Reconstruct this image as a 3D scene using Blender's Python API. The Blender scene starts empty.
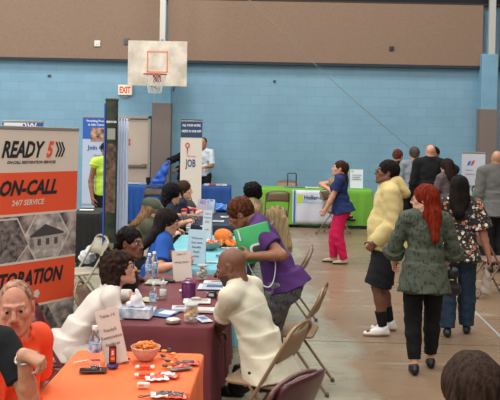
import bpy, math, random
import numpy as np
from mathutils import Vector, Matrix
random.seed(5)
R_ = math.radians
COL = bpy.context.scene.collection
# ------------------------------------------------------------------ camera
CH = 2.12; F = 830.0; PY0 = 133.5
CM = Matrix.Rotation(R_(89.0), 3, 'X') @ Matrix.Rotation(R_(1.1), 3, 'Z')
cam_d = bpy.data.cameras.new('camera'); cam = bpy.data.objects.new('camera', cam_d); COL.objects.link(cam)
cam.matrix_world = Matrix.Translation((0, 0, CH)) @ CM.to_4x4()
cam_d.sensor_width = 36; cam_d.lens = F/500*36; cam_d.shift_y = -(200-PY0)/500; cam_d.clip_end = 100; cam_d.clip_start = .05
bpy.context.scene.camera = cam
def ray(px, py): return CM @ Vector(((px-250)/F, -(py-PY0)/F, -1.0))
def G(px, py, z=0.0):
    d = ray(px, py); t = (z-CH)/d.z; return Vector((d.x*t, d.y*t, z))
def at(px, py, Y):
    d = ray(px, py); t = Y/d.y; return Vector((d.x*t, Y, CH+d.z*t))
TZ = .765
def T(px, py): return G(px, py, TZ)
# ------------------------------------------------------------------ materials
def srgb(h):
    h = h.lstrip('#'); c = [int(h[i:i+2], 16)/255 for i in (0, 2, 4)]
    return tuple((v/12.92 if v <= .04045 else ((v+.055)/1.055)**2.4) for v in c)+(1,)
MC = {}
def mat(col, rough=.6, metal=0, noise=.0, scale=20, bump=0, bscale=60, spec=.5, trans=0, alpha=1, emit=0, key='', stretch=None, col2=None):
    k = (col, rough, metal, noise, scale, bump, bscale, spec, trans, alpha, emit, key, stretch, col2)
    if k in MC: return MC[k]
    m = bpy.data.materials.new('m_'+col.strip('#')+key); m.use_nodes = True; nt = m.node_tree; N = nt.nodes; L = nt.links
    b = N['Principled BSDF']; c = srgb(col)
    b.inputs['Base Color'].default_value = c; b.inputs['Roughness'].default_value = rough; b.inputs['Metallic'].default_value = metal
    b.inputs['Specular IOR Level'].default_value = spec
    if trans: b.inputs['Transmission Weight'].default_value = trans; b.inputs['IOR'].default_value = 1.2
    if alpha < 1: b.inputs['Alpha'].default_value = alpha
    if emit: b.inputs['Emission Color'].default_value = c; b.inputs['Emission Strength'].default_value = emit
    tc = None
    if noise or bump:
        tc = N.new('ShaderNodeTexCoord'); mp = N.new('ShaderNodeMapping'); L.new(tc.outputs['Object'], mp.inputs[0])
        if stretch: mp.inputs['Scale'].default_value = stretch
    if noise:
        n = N.new('ShaderNodeTexNoise'); n.inputs['Scale'].default_value = scale; n.inputs['Detail'].default_value = 4; L.new(mp.outputs[0], n.inputs[0])
        r = N.new('ShaderNodeValToRGB'); L.new(n.outputs[0], r.inputs[0])
        e = r.color_ramp.elements; e[0].position = .35; e[1].position = .65
        e[0].color = tuple(v*(1-noise) for v in c[:3])+(1,); e[1].color = srgb(col2) if col2 else tuple(min(1, v*(1+noise*.6)) for v in c[:3])+(1,)
        L.new(r.outputs[0], b.inputs['Base Color'])
    if bump:
        n2 = N.new('ShaderNodeTexNoise'); n2.inputs['Scale'].default_value = bscale; n2.inputs['Detail'].default_value = 3; L.new(mp.outputs[0], n2.inputs[0])
        bm = N.new('ShaderNodeBump'); bm.inputs['Strength'].default_value = bump; bm.inputs['Distance'].default_value = .01
        L.new(n2.outputs[0], bm.inputs['Height']); L.new(bm.outputs[0], b.inputs['Normal'])
    MC[k] = m; return m
def nodes_mat(name):
    m = bpy.data.materials.new(name); m.use_nodes = True; nt = m.node_tree
    return m, nt, nt.nodes, nt.links, nt.nodes['Principled BSDF']
def blotch(name, base, specs, rough=.8, coord='Object'):
    """base cloth with scattered voronoi motifs: specs = (colour, scale, radius, seed offset, stretch)"""
    m, nt, N, L, b = nodes_mat(name); b.inputs['Roughness'].default_value = rough
    tc = N.new('ShaderNodeTexCoord'); prev = None
    for col, sc, rad, off, st in specs:
        mp = N.new('ShaderNodeMapping'); mp.inputs['Location'].default_value = (off, off*1.7, off*.6); mp.inputs['Scale'].default_value = st
        mp.inputs['Rotation'].default_value = (0, off*.9 % 1.2, 0)
        L.new(tc.outputs[coord], mp.inputs[0])
        no = N.new('ShaderNodeTexNoise'); no.inputs['Scale'].default_value = sc*1.5; L.new(mp.outputs[0], no.inputs[0])
        mx0 = N.new('ShaderNodeMix'); mx0.data_type = 'VECTOR'; mx0.inputs['Factor'].default_value = .04
        L.new(mp.outputs[0], mx0.inputs[4]); L.new(no.outputs['Color'], mx0.inputs[5])
        v = N.new('ShaderNodeTexVoronoi'); v.inputs['Scale'].default_value = sc; L.new(mx0.outputs[1], v.inputs[0])
        r = N.new('ShaderNodeMath'); r.operation = 'LESS_THAN'; r.inputs[1].default_value = rad; L.new(v.outputs['Distance'], r.inputs[0])
        mx = N.new('ShaderNodeMix'); mx.data_type = 'RGBA'; L.new(r.outputs[0], mx.inputs['Factor'])
        if prev is None: mx.inputs[6].default_value = srgb(base)
        else: L.new(prev, mx.inputs[6])
        mx.inputs[7].default_value = srgb(col); prev = mx.outputs[2]
    L.new(prev, b.inputs['Base Color']); return m
# ------------------------------------------------------------------ objects
def tag(o, label=None, cat=None, group=None, kind=None):
    if label: o['label'] = label
    if cat: o['category'] = cat
    if group: o['group'] = group
    if kind: o['kind'] = kind
    return o
def empty(name, loc, rz=0, label=None, cat=None, group=None, rx=0, ry=0):
    o = bpy.data.objects.new(name, None); COL.objects.link(o); o.empty_display_size = .1
    o.location = loc; o.rotation_euler = (R_(rx), R_(ry), R_(rz)); return tag(o, label, cat, group)
def kids(o): return [c for c in bpy.data.objects if c.parent == o]
def copy_tree(o, parent=None):
    c = o.copy(); COL.objects.link(c); c.parent = parent
    for ch in kids(o): copy_tree(ch, c)
    return c
def dup(o, loc, rz, label, group=None):
    c = copy_tree(o); c.location = loc; c.rotation_euler = (o.rotation_euler[0], o.rotation_euler[1], R_(rz)); tag(c, label, group=group); return c
class MB:
    def __init__(s): s.v = []; s.f = []; s.m = []; s.mi = 0; s.sm = True
    def add(s, vs, fs):
        n = len(s.v); s.v += [tuple(v) for v in vs]; s.f += [tuple(i+n for i in f) for f in fs]; s.m += [s.mi]*len(fs); return s
    def box(s, c, d, M=None):
        c = Vector(c); vs = []
        for i in (-1, 1):
            for j in (-1, 1):
                for k in (-1, 1):
                    p = Vector((i*d[0]/2, j*d[1]/2, k*d[2]/2)); vs.append(c+(M @ p if M else p))
        return s.add(vs, [(0, 1, 3, 2), (4, 6, 7, 5), (0, 4, 5, 1), (2, 3, 7, 6), (0, 2, 6, 4), (1, 5, 7, 3)])
    def rbox(s, c, d, r=.01, n=4, M=None):
        """box with rounded vertical edges and small top/bottom chamfer"""
        pts = []
        for (sx, sy, a0) in ((1, 1, 0), (-1, 1, 90), (-1, -1, 180), (1, -1, 270)):
            for i in range(n+1):
                a = R_(a0+90*i/n); pts.append((sx*(d[0]/2-r)+r*math.cos(a), sy*(d[1]/2-r)+r*math.sin(a), sx, sy))
        e = min(r*.5, d[2]*.3); rows = []
        for z, ins in ((-d[2]/2, e), (-d[2]/2+e, 0), (d[2]/2-e, 0), (d[2]/2, e)):
            rows.append([(x-sx*ins, y-sy*ins, z) for x, y, sx, sy in pts])
        c = Vector(c); vs = [c+(M @ Vector(p) if M else Vector(p)) for row in rows for p in row]; k = len(pts)
        fs = [(a*k+i, a*k+(i+1) % k, (a+1)*k+(i+1) % k, (a+1)*k+i) for a in range(3) for i in range(k)]
        fs += [tuple(reversed(range(k))), tuple(3*k+i for i in range(k))]
        return s.add(vs, fs)
    def tube(s, pts, r, n=10, closed=False, flat=1.0):
        pts = [Vector(p) for p in pts]; m = len(pts); rs = r if isinstance(r, (list, tuple)) else [r]*m
        vs = []; prev = None
        for i, p in enumerate(pts):
            if closed: t = pts[(i+1) % m]-pts[i-1]
            else: t = pts[min(i+1, m-1)]-pts[max(i-1, 0)]
            t.normalize()
            if prev is None:
                u = t.cross(Vector((0, 0, 1)));
                if u.length < .01: u = t.cross(Vector((1, 0, 0)))
            else: u = prev-t*prev.dot(t)
            u.normalize(); prev = u; w = t.cross(u)
            for j in range(n):
                a = 2*math.pi*j/n; vs.append(p+(u*math.cos(a)+w*math.sin(a)*flat)*rs[i])
        fs = []
        for i in range(m if closed else m-1):
            for j in range(n):
                a = i*n+j; b = i*n+(j+1) % n; c = ((i+1) % m)*n+(j+1) % n; d = ((i+1) % m)*n+j; fs.append((a, b, c, d))
        if not closed: fs += [tuple(reversed(range(n))), tuple((m-1)*n+j for j in range(n))]
        return s.add(vs, fs)
    def lathe(s, prof, n=24, c=(0, 0, 0), M=None, wob=None):
        vs = []; c = Vector(c)
        for r, z in prof:
            for j in range(n):
                a = 2*math.pi*j/n; rr = r*(1+(wob(a, z) if wob else 0)); p = Vector((rr*math.cos(a), rr*math.sin(a), z)); vs.append(c+(M @ p if M else p))
        fs = [(i*n+j, i*n+(j+1) % n, (i+1)*n+(j+1) % n, (i+1)*n+j) for i in range(len(prof)-1) for j in range(n)]
        if prof[0][0] > 1e-4: fs.append(tuple(reversed(range(n))))
        if prof[-1][0] > 1e-4: fs.append(tuple((len(prof)-1)*n+j for j in range(n)))
        return s.add(vs, fs)
    def prism(s, poly, a, b, f):
        """polygon in 2d, f(u,v,w) -> point; from w=a to w=b"""
        k = len(poly); vs = [f(u, v, a) for u, v in poly]+[f(u, v, b) for u, v in poly]
        return s.add(vs, [tuple(reversed(range(k))), tuple(k+i for i in range(k))]+[(i, (i+1) % k, k+(i+1) % k, k+i) for i in range(k)])
    def sheet(s, nu, nv, f):
        vs = [f(i/nu, j/nv) for j in range(nv+1) for i in range(nu+1)]
        return s.add(vs, [(j*(nu+1)+i, j*(nu+1)+i+1, (j+1)*(nu+1)+i+1, (j+1)*(nu+1)+i) for j in range(nv) for i in range(nu)])
    def build(s, name, mats, parent=None, smooth=None, bevel=0, solid=0, sub=0, label=None):
        me = bpy.data.meshes.new(name); me.from_pydata([tuple(v) for v in s.v], [], s.f)
        for m in (mats if isinstance(mats, (list, tuple)) else [mats]): me.materials.append(m)
        me.polygons.foreach_set('material_index', s.m)
        if smooth is None: smooth = True
        me.polygons.foreach_set('use_smooth', [smooth]*len(s.f)); me.update()
        if smooth: me.set_sharp_from_angle(angle=R_(40))
        o = bpy.data.objects.new(name, me); COL.objects.link(o); o.parent = parent; tag(o, locals().get('label'))
        if solid: md = o.modifiers.new('s', 'SOLIDIFY'); md.thickness = solid
        if bevel: md = o.modifiers.new('b', 'BEVEL'); md.width = bevel; md.segments = 2; md.limit_method = 'ANGLE'
        if sub: md = o.modifiers.new('u', 'SUBSURF'); md.levels = sub; md.render_levels = sub
        return o
def text(s, size, loc, m, parent, shear=0, bold=0, align='LEFT', rot=(90, 0, 0), name='lettering', width=None, ext=.0006, label=None):
    cu = bpy.data.curves.new('t', 'FONT'); cu.body = s; cu.size = size; cu.shear = shear; cu.offset = bold; cu.extrude = ext; cu.align_x = align; cu.resolution_u = 2
    o = bpy.data.objects.new('t', cu); COL.objects.link(o)
    dg = bpy.context.evaluated_depsgraph_get(); me = bpy.data.meshes.new_from_object(o.evaluated_get(dg)); bpy.data.objects.remove(o)
    me.materials.clear(); me.materials.append(m)
    if width:
        xs = [v.co.x for v in me.vertices]; w = max(xs)-min(xs); k = width/w
        for v in me.vertices: v.co.x *= k
    o = bpy.data.objects.new(name, me); COL.objects.link(o); o.parent = parent; o.location = loc; o.rotation_euler = [R_(a) for a in rot]
    if label: o['label'] = label
    return o
# ------------------------------------------------------------------ implicit surfaces (smooth bodies, clothes, hair)
def A(*a): return np.array(a, dtype=np.float64)
def nrm(v):
    v = np.asarray(v, float); return v/(np.linalg.norm(v)+1e-9)
def smin(a, b, k):
    if k <= 0: return np.minimum(a, b)
    h = np.clip(.5+.5*(b-a)/k, 0, 1); return b*(1-h)+a*h-k*h*(1-h)
I3 = np.eye(3)
class SDF:
    def __init__(s, vox): s.ops = []; s.vox = vox
    def cap(s, a, b, r1, r2=None, k=.02, sq=None, sub=False, flat=0, only=None):
        a = np.asarray(a, float); b = np.asarray(b, float); r2 = r1 if r2 is None else r2
        q = max(1, sq[1]) if sq else 1; r = max(r1, r2)*q
        s.ops.append(('c', np.minimum(a, b)-r, np.maximum(a, b)+r, k, sub, (a, b, r1, r2, sq, flat))); return s
    def cone(s, a, b, r1, r2, k=.01, sq=None): return s.cap(a, b, r1, r2, k, sq, flat=1)
    def ell(s, c, r, R=I3, k=.02, sub=False):
        c = np.asarray(c, float); m = max(r); s.ops.append(('e', c-m, c+m, k, sub, (c, np.asarray(r, float), R))); return s
    def cut(s, p, n): s.ops.append(('p', None, None, 0, False, (np.asarray(p, float), nrm(n)))); return s
    def ev(s, op, X, Y, Z):
        t = op[0]
        if t == 'c':
            a, b, r1, r2, sq, flat = op[5]
            px, py, pz = X-a[0], Y-a[1], Z-a[2]; ba = b-a
            if sq:
                ax, fac = sq; ax = nrm(ax); q = 1/fac-1; c = (px*ax[0]+py*ax[1]+pz*ax[2])*q; px, py, pz = px+ax[0]*c, py+ax[1]*c, pz+ax[2]*c
                ba = ba+ax*(ba @ ax)*q
            L2 = ba @ ba+1e-12; h = (px*ba[0]+py*ba[1]+pz*ba[2])/L2; hc = np.clip(h, 0, 1)
            d = np.sqrt((px-ba[0]*hc)**2+(py-ba[1]*hc)**2+(pz-ba[2]*hc)**2)-(r1+(r2-r1)*hc)
            if flat: L = math.sqrt(L2); d = np.maximum(d, np.maximum(-h*L, (h-1)*L))
            return d*(min(1, sq[1]) if sq else 1)
        if t == 'e':
            c, r, R = op[5]; px, py, pz = X-c[0], Y-c[1], Z-c[2]
            qx = px*R[0, 0]+py*R[1, 0]+pz*R[2, 0]; qy = px*R[0, 1]+py*R[1, 1]+pz*R[2, 1]; qz = px*R[0, 2]+py*R[1, 2]+pz*R[2, 2]
            k0 = np.sqrt((qx/r[0])**2+(qy/r[1])**2+(qz/r[2])**2); k1 = np.sqrt((qx/r[0]**2)**2+(qy/r[1]**2)**2+(qz/r[2]**2)**2)+1e-6
            return k0*(k0-1)/k1
        p, n = op[5]; return (X-p[0])*n[0]+(Y-p[1])*n[1]+(Z-p[2])*n[2]
    def mesh(s, name, mats, parent=None, disp=None, paint=None):
        adds = [o for o in s.ops if o[0] != 'p' and not o[4]]; h = s.vox
        lo = np.min([o[1] for o in adds], 0)-.03-2*h; hi = np.max([o[2] for o in adds], 0)+.03+2*h
        n = np.ceil((hi-lo)/h).astype(int)+1
        ax = [(lo[i]+h*np.arange(n[i])).astype(np.float32) for i in range(3)]
        D = np.full(n, .5, np.float32)
        for o in s.ops:
            if o[0] == 'p':
                D = np.maximum(D, s.ev(o, ax[0][:, None, None], ax[1][None, :, None], ax[2][None, None, :]).astype(np.float32)); continue
            m = o[3]+.02+2*h
            i0 = np.clip(np.floor((o[1]-m-lo)/h).astype(int), 0, n); i1 = np.clip(np.ceil((o[2]+m-lo)/h).astype(int)+1, 0, n)
            if (i1 <= i0).any(): continue
            sl = tuple(slice(i0[q], i1[q]) for q in range(3))
            d = s.ev(o, ax[0][sl[0]][:, None, None], ax[1][sl[1]][None, :, None], ax[2][sl[2]][None, None, :]).astype(np.float32)
            D[sl] = -smin(-D[sl], d, o[3]) if o[4] else smin(D[sl], d, o[3])
        if disp is not None: D = D+disp(ax[0][:, None, None], ax[1][None, :, None], ax[2][None, None, :]).astype(np.float32)
        D[0] = D[-1] = .5; D[:, 0] = D[:, -1] = .5; D[:, :, 0] = D[:, :, -1] = .5
        D[D == 0] = 1e-5
        ins = D < 0
        cnt = np.zeros(n-1, np.int8)
        C = [(i, j, k) for i in (0, 1) for j in (0, 1) for k in (0, 1)]
        def sh(Ar, c): return Ar[c[0]:n[0]-1+c[0], c[1]:n[1]-1+c[1], c[2]:n[2]-1+c[2]]
        for c in C: cnt += sh(ins, c)
        cells = np.argwhere((cnt > 0) & (cnt < 8))
        vals = {c: D[cells[:, 0]+c[0], cells[:, 1]+c[1], cells[:, 2]+c[2]] for c in C}
        P = np.zeros((len(cells), 3)); W = np.zeros(len(cells))
        for c in C:
            for q in range(3):
                if c[q] == 0:
                    e = list(c); e[q] = 1; e = tuple(e); a, b = vals[c], vals[e]; x = (a < 0) != (b < 0)
                    t = np.where(x, a/np.where(x, a-b, 1), 0); 
                    for w in range(3): P[:, w] += np.where(x, c[w]+(t if w == q else 0), 0)
                    W += x
        P = lo+h*(cells+P/W[:, None])
        idx = np.full(n-1, -1, np.int64); idx[cells[:, 0], cells[:, 1], cells[:, 2]] = np.arange(len(cells))
        quads = []
        for q in range(3):
            u, w = (q+1) % 3, (q+2) % 3
            s0 = [slice(1, n[i]-1) for i in range(3)]; s0[q] = slice(0, n[q]-1); s1 = list(s0); s1[q] = slice(1, n[q])
            a = ins[tuple(s0)]; b = ins[tuple(s1)]; E = np.argwhere(a != b); off = np.array([1, 1, 1]); off[q] = 0; E = E+off
            flip = ins[E[:, 0], E[:, 1], E[:, 2]]
            eu = np.zeros(3, int); eu[u] = 1; ew = np.zeros(3, int); ew[w] = 1
            def g(c): return idx[c[:, 0], c[:, 1], c[:, 2]]
            Q = np.stack([g(E-eu-ew), g(E-ew), g(E), g(E-eu)], 1)
            Q[~flip] = Q[~flip][:, ::-1]; quads.append(Q)
        Q = np.concatenate(quads)
        me = bpy.data.meshes.new(name); me.vertices.add(len(P)); me.vertices.foreach_set('co', P.astype(np.float32).ravel())
        me.loops.add(len(Q)*4); me.loops.foreach_set('vertex_index', Q.ravel().astype(np.int32))
        me.polygons.add(len(Q)); me.polygons.foreach_set('loop_start', np.arange(0, len(Q)*4, 4, dtype=np.int32))
        me.polygons.foreach_set('use_smooth', np.ones(len(Q), bool))
        for m in mats: me.materials.append(m)
        if paint is not None:
            fc = P[Q].mean(1); mi = paint(fc[:, 0], fc[:, 1], fc[:, 2]); me.polygons.foreach_set('material_index', mi.astype(np.int32))
        me.update(calc_edges=True); me.validate()
        o = bpy.data.objects.new(name, me); COL.objects.link(o); o.parent = parent; return o
def folds(amp, fx=18, fz=9, ph=0.):
    def f(X, Y, Z):
        return amp*(np.sin(X*fx+Z*fz*1.3+ph+1.5*np.sin(Z*7+Y*5+ph))*np.sin(Y*fx*.9-Z*fz+ph*2+1.2*np.sin(X*8))+.5*np.sin(X*31+Y*23-Z*38+ph+2*np.sin(Z*13)))
    return f
def curls(amp, f0=75):
    def f(X, Y, Z): return amp*(np.sin(X*f0+2*np.sin(Z*31))*np.sin(Y*f0*1.1+2*np.sin(X*27))*np.sin(Z*f0*.9+2*np.sin(Y*33))+.35*np.sin(X*f0*.5+Y*f0*.4)*np.sin(Z*f0*.45))
    return f
# ------------------------------------------------------------------ people
def ik(a, t, l1, l2, pole):
    d = t-a; L = np.linalg.norm(d); L2 = min(L, (l1+l2)*.999); dn = d/(L+1e-9); L2 = max(L2, abs(l1-l2)+.02)
    x = (l1*l1-l2*l2+L2*L2)/(2*L2); h = math.sqrt(max(0, l1*l1-x*x)); p = np.asarray(pole, float); p = p-dn*(p @ dn); p = nrm(p)
    return a+dn*x+p*h, a+dn*L2
def rotz(a): c, s = math.cos(a), math.sin(a); return np.array([[c, -s, 0], [s, c, 0], [0, 0, 1.]])
def rotx(a): c, s = math.cos(a), math.sin(a); return np.array([[1, 0, 0], [0, c, -s], [0, s, c.real]])
def roty(a): c, s = math.cos(a), math.sin(a); return np.array([[c, 0, s], [0, 1, 0], [-s, 0, c]])
EYEW = mat('#b8ada5', .3); EYED = mat('#1c120c', .2)
def joints(H, yaw, seated, lean, tw, lean_side, hy, hp, hr, seat_h, female, g, neckf):
    J = {}; s = H/1.75; J['s'] = s
    pel = A(0, 0, seat_h+.085*s) if seated else A(0, 0, .53*H); J['pel'] = pel
    RS = roty(R_(lean_side)); L = R_(lean)
    u1 = RS @ A(0, math.sin(L*.8), math.cos(L*.8)); u2 = RS @ A(0, math.sin(L*1.15), math.cos(L*1.15))
    TW = rotz(R_(tw)); x1 = RS @ A(1, 0, 0); x2 = TW @ x1; u2 = TW @ u2 if tw else u2
    x2 = nrm(x2-u2*(x2 @ u2)); f1 = np.cross(u1, x1); f2 = np.cross(u2, x2)
    J['waist'] = w = pel+u1*.105*H; J['chest'] = c = w+u2*.105*H; J['nb'] = nb = c+u2*.09*H
    sw = (.091 if female else .103)*H*(1+.75*(g-1))
    J['shR'] = nb+x2*sw-u2*.022*H; J['shL'] = nb-x2*sw-u2*.022*H
    HR = TW @ rotz(R_(hy)) @ rotx(-R_(hp)) @ roty(R_(hr)); nd = nrm(u2*.6+A(0, 0, .7))
    J['head'] = nb+nd*.075*H+HR @ A(0, .012, .018)+f2*neckf; J['HR'] = HR
    hd = (.078 if female else .072)*H*.7; J['hipR'] = pel+A(hd, 0, -.02*H); J['hipL'] = pel-A(hd, 0, .02*H)
    J.update(u1=u1, u2=u2, x1=x1, x2=x2, f1=f1, f2=f2); return J
NP = [0]; PLOG = []
def person(label, H=1.7, yaw=0, g=1.0, female=False, skin='#b98467', seated=False, lean=4, tw=0, side=0, hy=0, hp=0, hr=0, seat_h=.45,
           RH=None, LH=None, RF=None, LF=None, Rcurl=.45, Lcurl=.45, Rd=None, Ld=None, Rn=None, Ln=None, Rp=None, Lp=None, feet=None, head=None,
           hair=None, hcol='#1a1512', top=None, bottom=None, shoe='#151515', shoe_sole=None, glasses=None, vox=.008, belly=0, bust=None, socks=None,
           beard=None, neckf=.0, brow=None, lip=None, lowers=True, hs=1.0, cuffs=None, group=None, eyes=True, knee=None):
    NP[0] += 1; ph = NP[0]*1.37
    J = joints(H, yaw, seated, lean, tw, side, hy, hp, hr, seat_h, female, g, neckf)
    if head is not None and len(head) == 2:
        for _ in range(2): d_ = ray(head[0], head[1]); head_ = (head[0], head[1], (J['head'][2]-CH)*d_.y/d_.z)
        head = head_
    elif head is not None and not seated:
        for _ in range(4): H *= (at(*head).z/J['head'][2]); J = joints(H, yaw, seated, lean, tw, side, hy, hp, hr, seat_h, female, g, neckf)
    s = J['s']; gl = 1+(g-1)*.6; PLOG.append((label[:50], round(H, 2), [round(v, 2) for v in head] if head else None))
    if bust is None: bust = .055 if female else 0
    ca, sa = math.cos(R_(yaw)), math.sin(R_(yaw))
    if feet is not None: q = G(*feet); X0, Y0 = q.x, q.y
    else:
        hx, hyy = J['head'][0], J['head'][1]; q = at(head[0], head[1], head[2]); X0 = q.x-(ca*hx-sa*hyy); Y0 = q.y-(sa*hx+ca*hyy)
    root = empty('person', (X0, Y0, 0), yaw, label, 'person', group)
    J['root'] = root; J['world_head'] = (X0+ca*J['head'][0]-sa*J['head'][1], Y0+sa*J['head'][0]+ca*J['head'][1], J['head'][2])
    def loc_(v):
        dx, dy = v.x-X0, v.y-Y0; return A(ca*dx+sa*dy, -sa*dx+ca*dy, v.z)
    def dw_(v):
        if v is None or v[0] != 'w': return v
        return A(ca*v[1]+sa*v[2], -sa*v[1]+ca*v[2], v[3])
    Rd, Ld, Rn, Ln, Rp, Lp = [dw_(v) for v in (Rd, Ld, Rn, Ln, Rp, Lp)]
    # limbs
    ua, fa, th, sn = .172*H, .148*H, .24*H, .235*H
    for S_, sg, tgt, pole in (('R', 1, RH, Rp), ('L', -1, LH, Lp)):
        sh = J['sh'+S_]
        if tgt is None: tgt = sh+A(sg*.05, .04, -.31*H)
        elif tgt[0] == 'px': tgt = loc_(at(*tgt[1:]))
        elif tgt[0] == 't': tgt = loc_(Vector(tgt[1:]))
        if pole is None: pole = A(sg*.5, -1, -.3)
        e, w = ik(sh, np.asarray(tgt, float), ua, fa, pole); J['el'+S_], J['wr'+S_] = e, w
    for S_, sg, ft in (('R', 1, RF), ('L', -1, LF)):
        hp_ = J['hip'+S_]
        if ft is None: ft = A(sg*.09, .40*s, .0) if seated else A(sg*.075*(1+.5*(g-1)), -.01, .0)
        elif ft[0] == 'g': ft = loc_(G(ft[1], ft[2], ft[3] if len(ft) > 3 else 0))
        ft = np.asarray(ft, float)+A(0, 0, .05*H*.9)
        k, a = ik(hp_, ft, th, sn, A(sg*.08, 1, .35) if knee is None else knee); J['kn'+S_], J['an'+S_] = k, a
    def torso(S, o, hips=True, hemcone=None, cap_top=True):
        f1, f2, u2, x2 = J['f1'], J['f2'], J['u2'], J['x2']; pel, wa, ch, nb = J['pel'], J['waist'], J['chest'], J['nb']
        wr = (.112 if female else .128)*s*g; cr = (.124 if female else .142)*s*(1+(g-1)*.8); hr_ = (.142 if female else .135)*s*g
        if hips: S.cap(pel+J['u1']*.03, wa, hr_+o, wr+o, .02, (f1, .74))
        S.cap(wa, ch, wr+o, cr+o, .03, (f2, .70))
        S.cap(ch, nb-u2*.085*H, cr+o, (.115*s)+o, .02, (f2, .66))
        S.cap(J['shL']*.93+J['shR']*.07, J['shR']*.93+J['shL']*.07, .046*s*gl+o, None, .03)
        S.cap(nb+u2*.015, J['shR'], .045*s+o, .035*s+o, .03); S.cap(nb+u2*.015, J['shL'], .045*s+o, .035*s+o, .03)
        if belly: S.ell(wa+f1*(.04+belly*.4)-J['u1']*.05, ((.12*g)*s+o, (.085+belly)*s+o, .17*s+o), np.stack([J['x1'], f1, J['u1']], 1), .05)
        if bust:
            for sg in (-1, 1): S.cap(ch+x2*sg*.065*s+f2*.075*s+u2*.0, ch+x2*sg*.06*s+f2*.085*s-u2*.02, bust*s*(1+(g-1)*.5)+o, None, .04)
        if hips:
            for sg in (-1, 1): S.cap(pel+A(sg*.065*s, -.045*s, -.03), pel+A(sg*.065*s, -.04*s, -.05), .088*s*g+o, None, .03)
    def arm(S, S_, o, frac=9, r=None, flatcut=False, loose=0, k=.02):
        sh, e, w = J['sh'+S_], J['el'+S_], J['wr'+S_]
        R1, R2, R3 = .05*s*gl+o, .04*s*gl+o, .027*s+o
        if frac >= 1:
            S.cap(sh, e, R1, R2, k)
            t = min(1, frac-1)
            if t >= 1: S.cap(e, e+(w-e)*.30, R2, .040*s*gl+o, .02); S.cap(e+(w-e)*.30, w, .040*s*gl+o, R3+loose, .015)
            else: S.cone(e+(w-e)*.02, e+(w-e)*t, R2+loose*.5, R3*(t)+R2*(1-t)+loose, .02)
        else:
            S.cap(sh, sh+(e-sh)*.1, R1, None, k); S.cone(sh+(e-sh)*.05, sh+(e-sh)*frac, R1, (R1*(1-frac)+R2*frac)+loose, k)
    def leg(S, S_, o, frac=9, loose=0):
        h_, kn, an = J['hip'+S_], J['kn'+S_], J['an'+S_]
        R1, R2, R3 = .084*s*g+o, .056*s*gl+o, .036*s+o
        if frac >= 1:
            S.cap(h_, kn, R1, R2+loose*.6, .03); t = min(1, frac-1); d = an-kn
            S.cap(kn, kn+d*.3*min(1, t*2), R2+loose*.6, .056*s*gl+o+loose*.8, .02)
            S.cone(kn+d*.28*min(1, t*2), kn+d*t, .056*s*gl+o+loose*.8, R3+loose+(1-t)*.015, .015)
        else:
            S.cap(h_, h_+(kn-h_)*.15, R1, None, .03); S.cone(h_, h_+(kn-h_)*frac, R1, R1*(1-frac*.25)+loose, .03)
    def armhole(S_): return J['sh'+S_], J['el'+S_], J['wr'+S_]
    # ---- body
    B = SDF(vox); torso(B, 0)
    for S_ in 'RL':
        arm(B, S_, 0); h_, kn, an = J['hip'+S_], J['kn'+S_], J['an'+S_]
        if lowers:
            B.cap(h_, kn, .08*s*g, .054*s*gl, .03); B.cap(kn, kn+(an-kn)*.32-J['f1']*0.012, .052*s*gl, .054*s*gl, .02); B.cap(kn+(an-kn)*.32-J['f1']*.012, an, .053*s*gl, .034*s, .02)
            B.cap(an-A(0, .03*s, .03*s), an+A((.012 if S_ == 'R' else -.012), .15*s, -.045*s), .036*s, .026*s, .02)
    for S_, sg, cu, dd, nn in (('R', 1, Rcurl, Rd, Rn), ('L', -1, Lcurl, Ld, Ln)):
        w = J['wr'+S_]; fdir = nrm(w-J['el'+S_]); d = nrm(nrm(dd)*.9+fdir*.1) if dd is not None else fdir
        n_ = np.asarray(nn, float) if nn is not None else (A(-sg, 0, -.3) if d[2] < -.6 else A(-sg*.4, 0, -1))
        n_ = nrm(n_-d*(n_ @ d)); t_ = np.cross(d, n_)*sg; z = s*(.93 if female else 1.0)
        J['hand'+S_] = (w, d, n_, t_)
        for lat, L0 in ((.027, .088), (.009, .092), (-.010, .088), (-.027, .08)):
            B.cap(w+t_*lat*.5*z, w+d*L0*z+t_*lat*z, .016*z, .0115*z, .012)
        for lat, L0, FL, sp in ((.028, .088, .072, .10), (.0095, .092, .080, .02), (-.010, .088, .074, -.06), (-.028, .08, .058, -.16)):
            p = w+d*L0*z+t_*lat*z; ang = cu*.35
            for q, (fr, bend) in enumerate(((.45, 1.0), (.31, 1.15), (.24, .8))):
                ang += cu*bend; dr = nrm(d*math.cos(ang)+n_*math.sin(ang)+t_*sp); p2 = p+dr*FL*fr*z; r = (.0098, .0088, .008)[q]*z
                B.cap(p, p2, r, r*.92, .003); p = p2
        p = w+d*.022*z+t_*.024*z; p2 = p+nrm(d*.6+t_*.75+n_*.35)*.045*z; p3 = p2+nrm(d*.85+t_*.3+n_*(.25+cu*.5))*.032*z; p4 = p3+nrm(d*.9+n_*(.3+cu*.6))*.026*z
        B.cap(p, p2, .016*z, .012*z, .012); B.cap(p2, p3, .0112*z, .0102*z, .004); B.cap(p3, p4, .0102*z, .0088*z, .004)
    O, Rh = J['head'], J['HR']; q = hs*(.97 if female else 1.0)
    def hp3(x, y, z): return O+Rh @ (A(x, y, z)*q)
    nb = J['nb']; B.cap(nb-J['u2']*.02, hp3(0, -.018, -.045), .062*s*gl if not female else .05*s*gl, .053*q if not female else .045*q, .03)
    B.cap(nb-J['f2']*.01, hp3(0, -.035, -.03), .05*s*gl, .05*q, .03)
    B.ell(hp3(0, -.018, .028), (.075*q, .095*q, .088*q), Rh, .02); B.ell(hp3(0, .022, -.03), (.060*q, .066*q, .080*q), Rh, .03)
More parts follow.
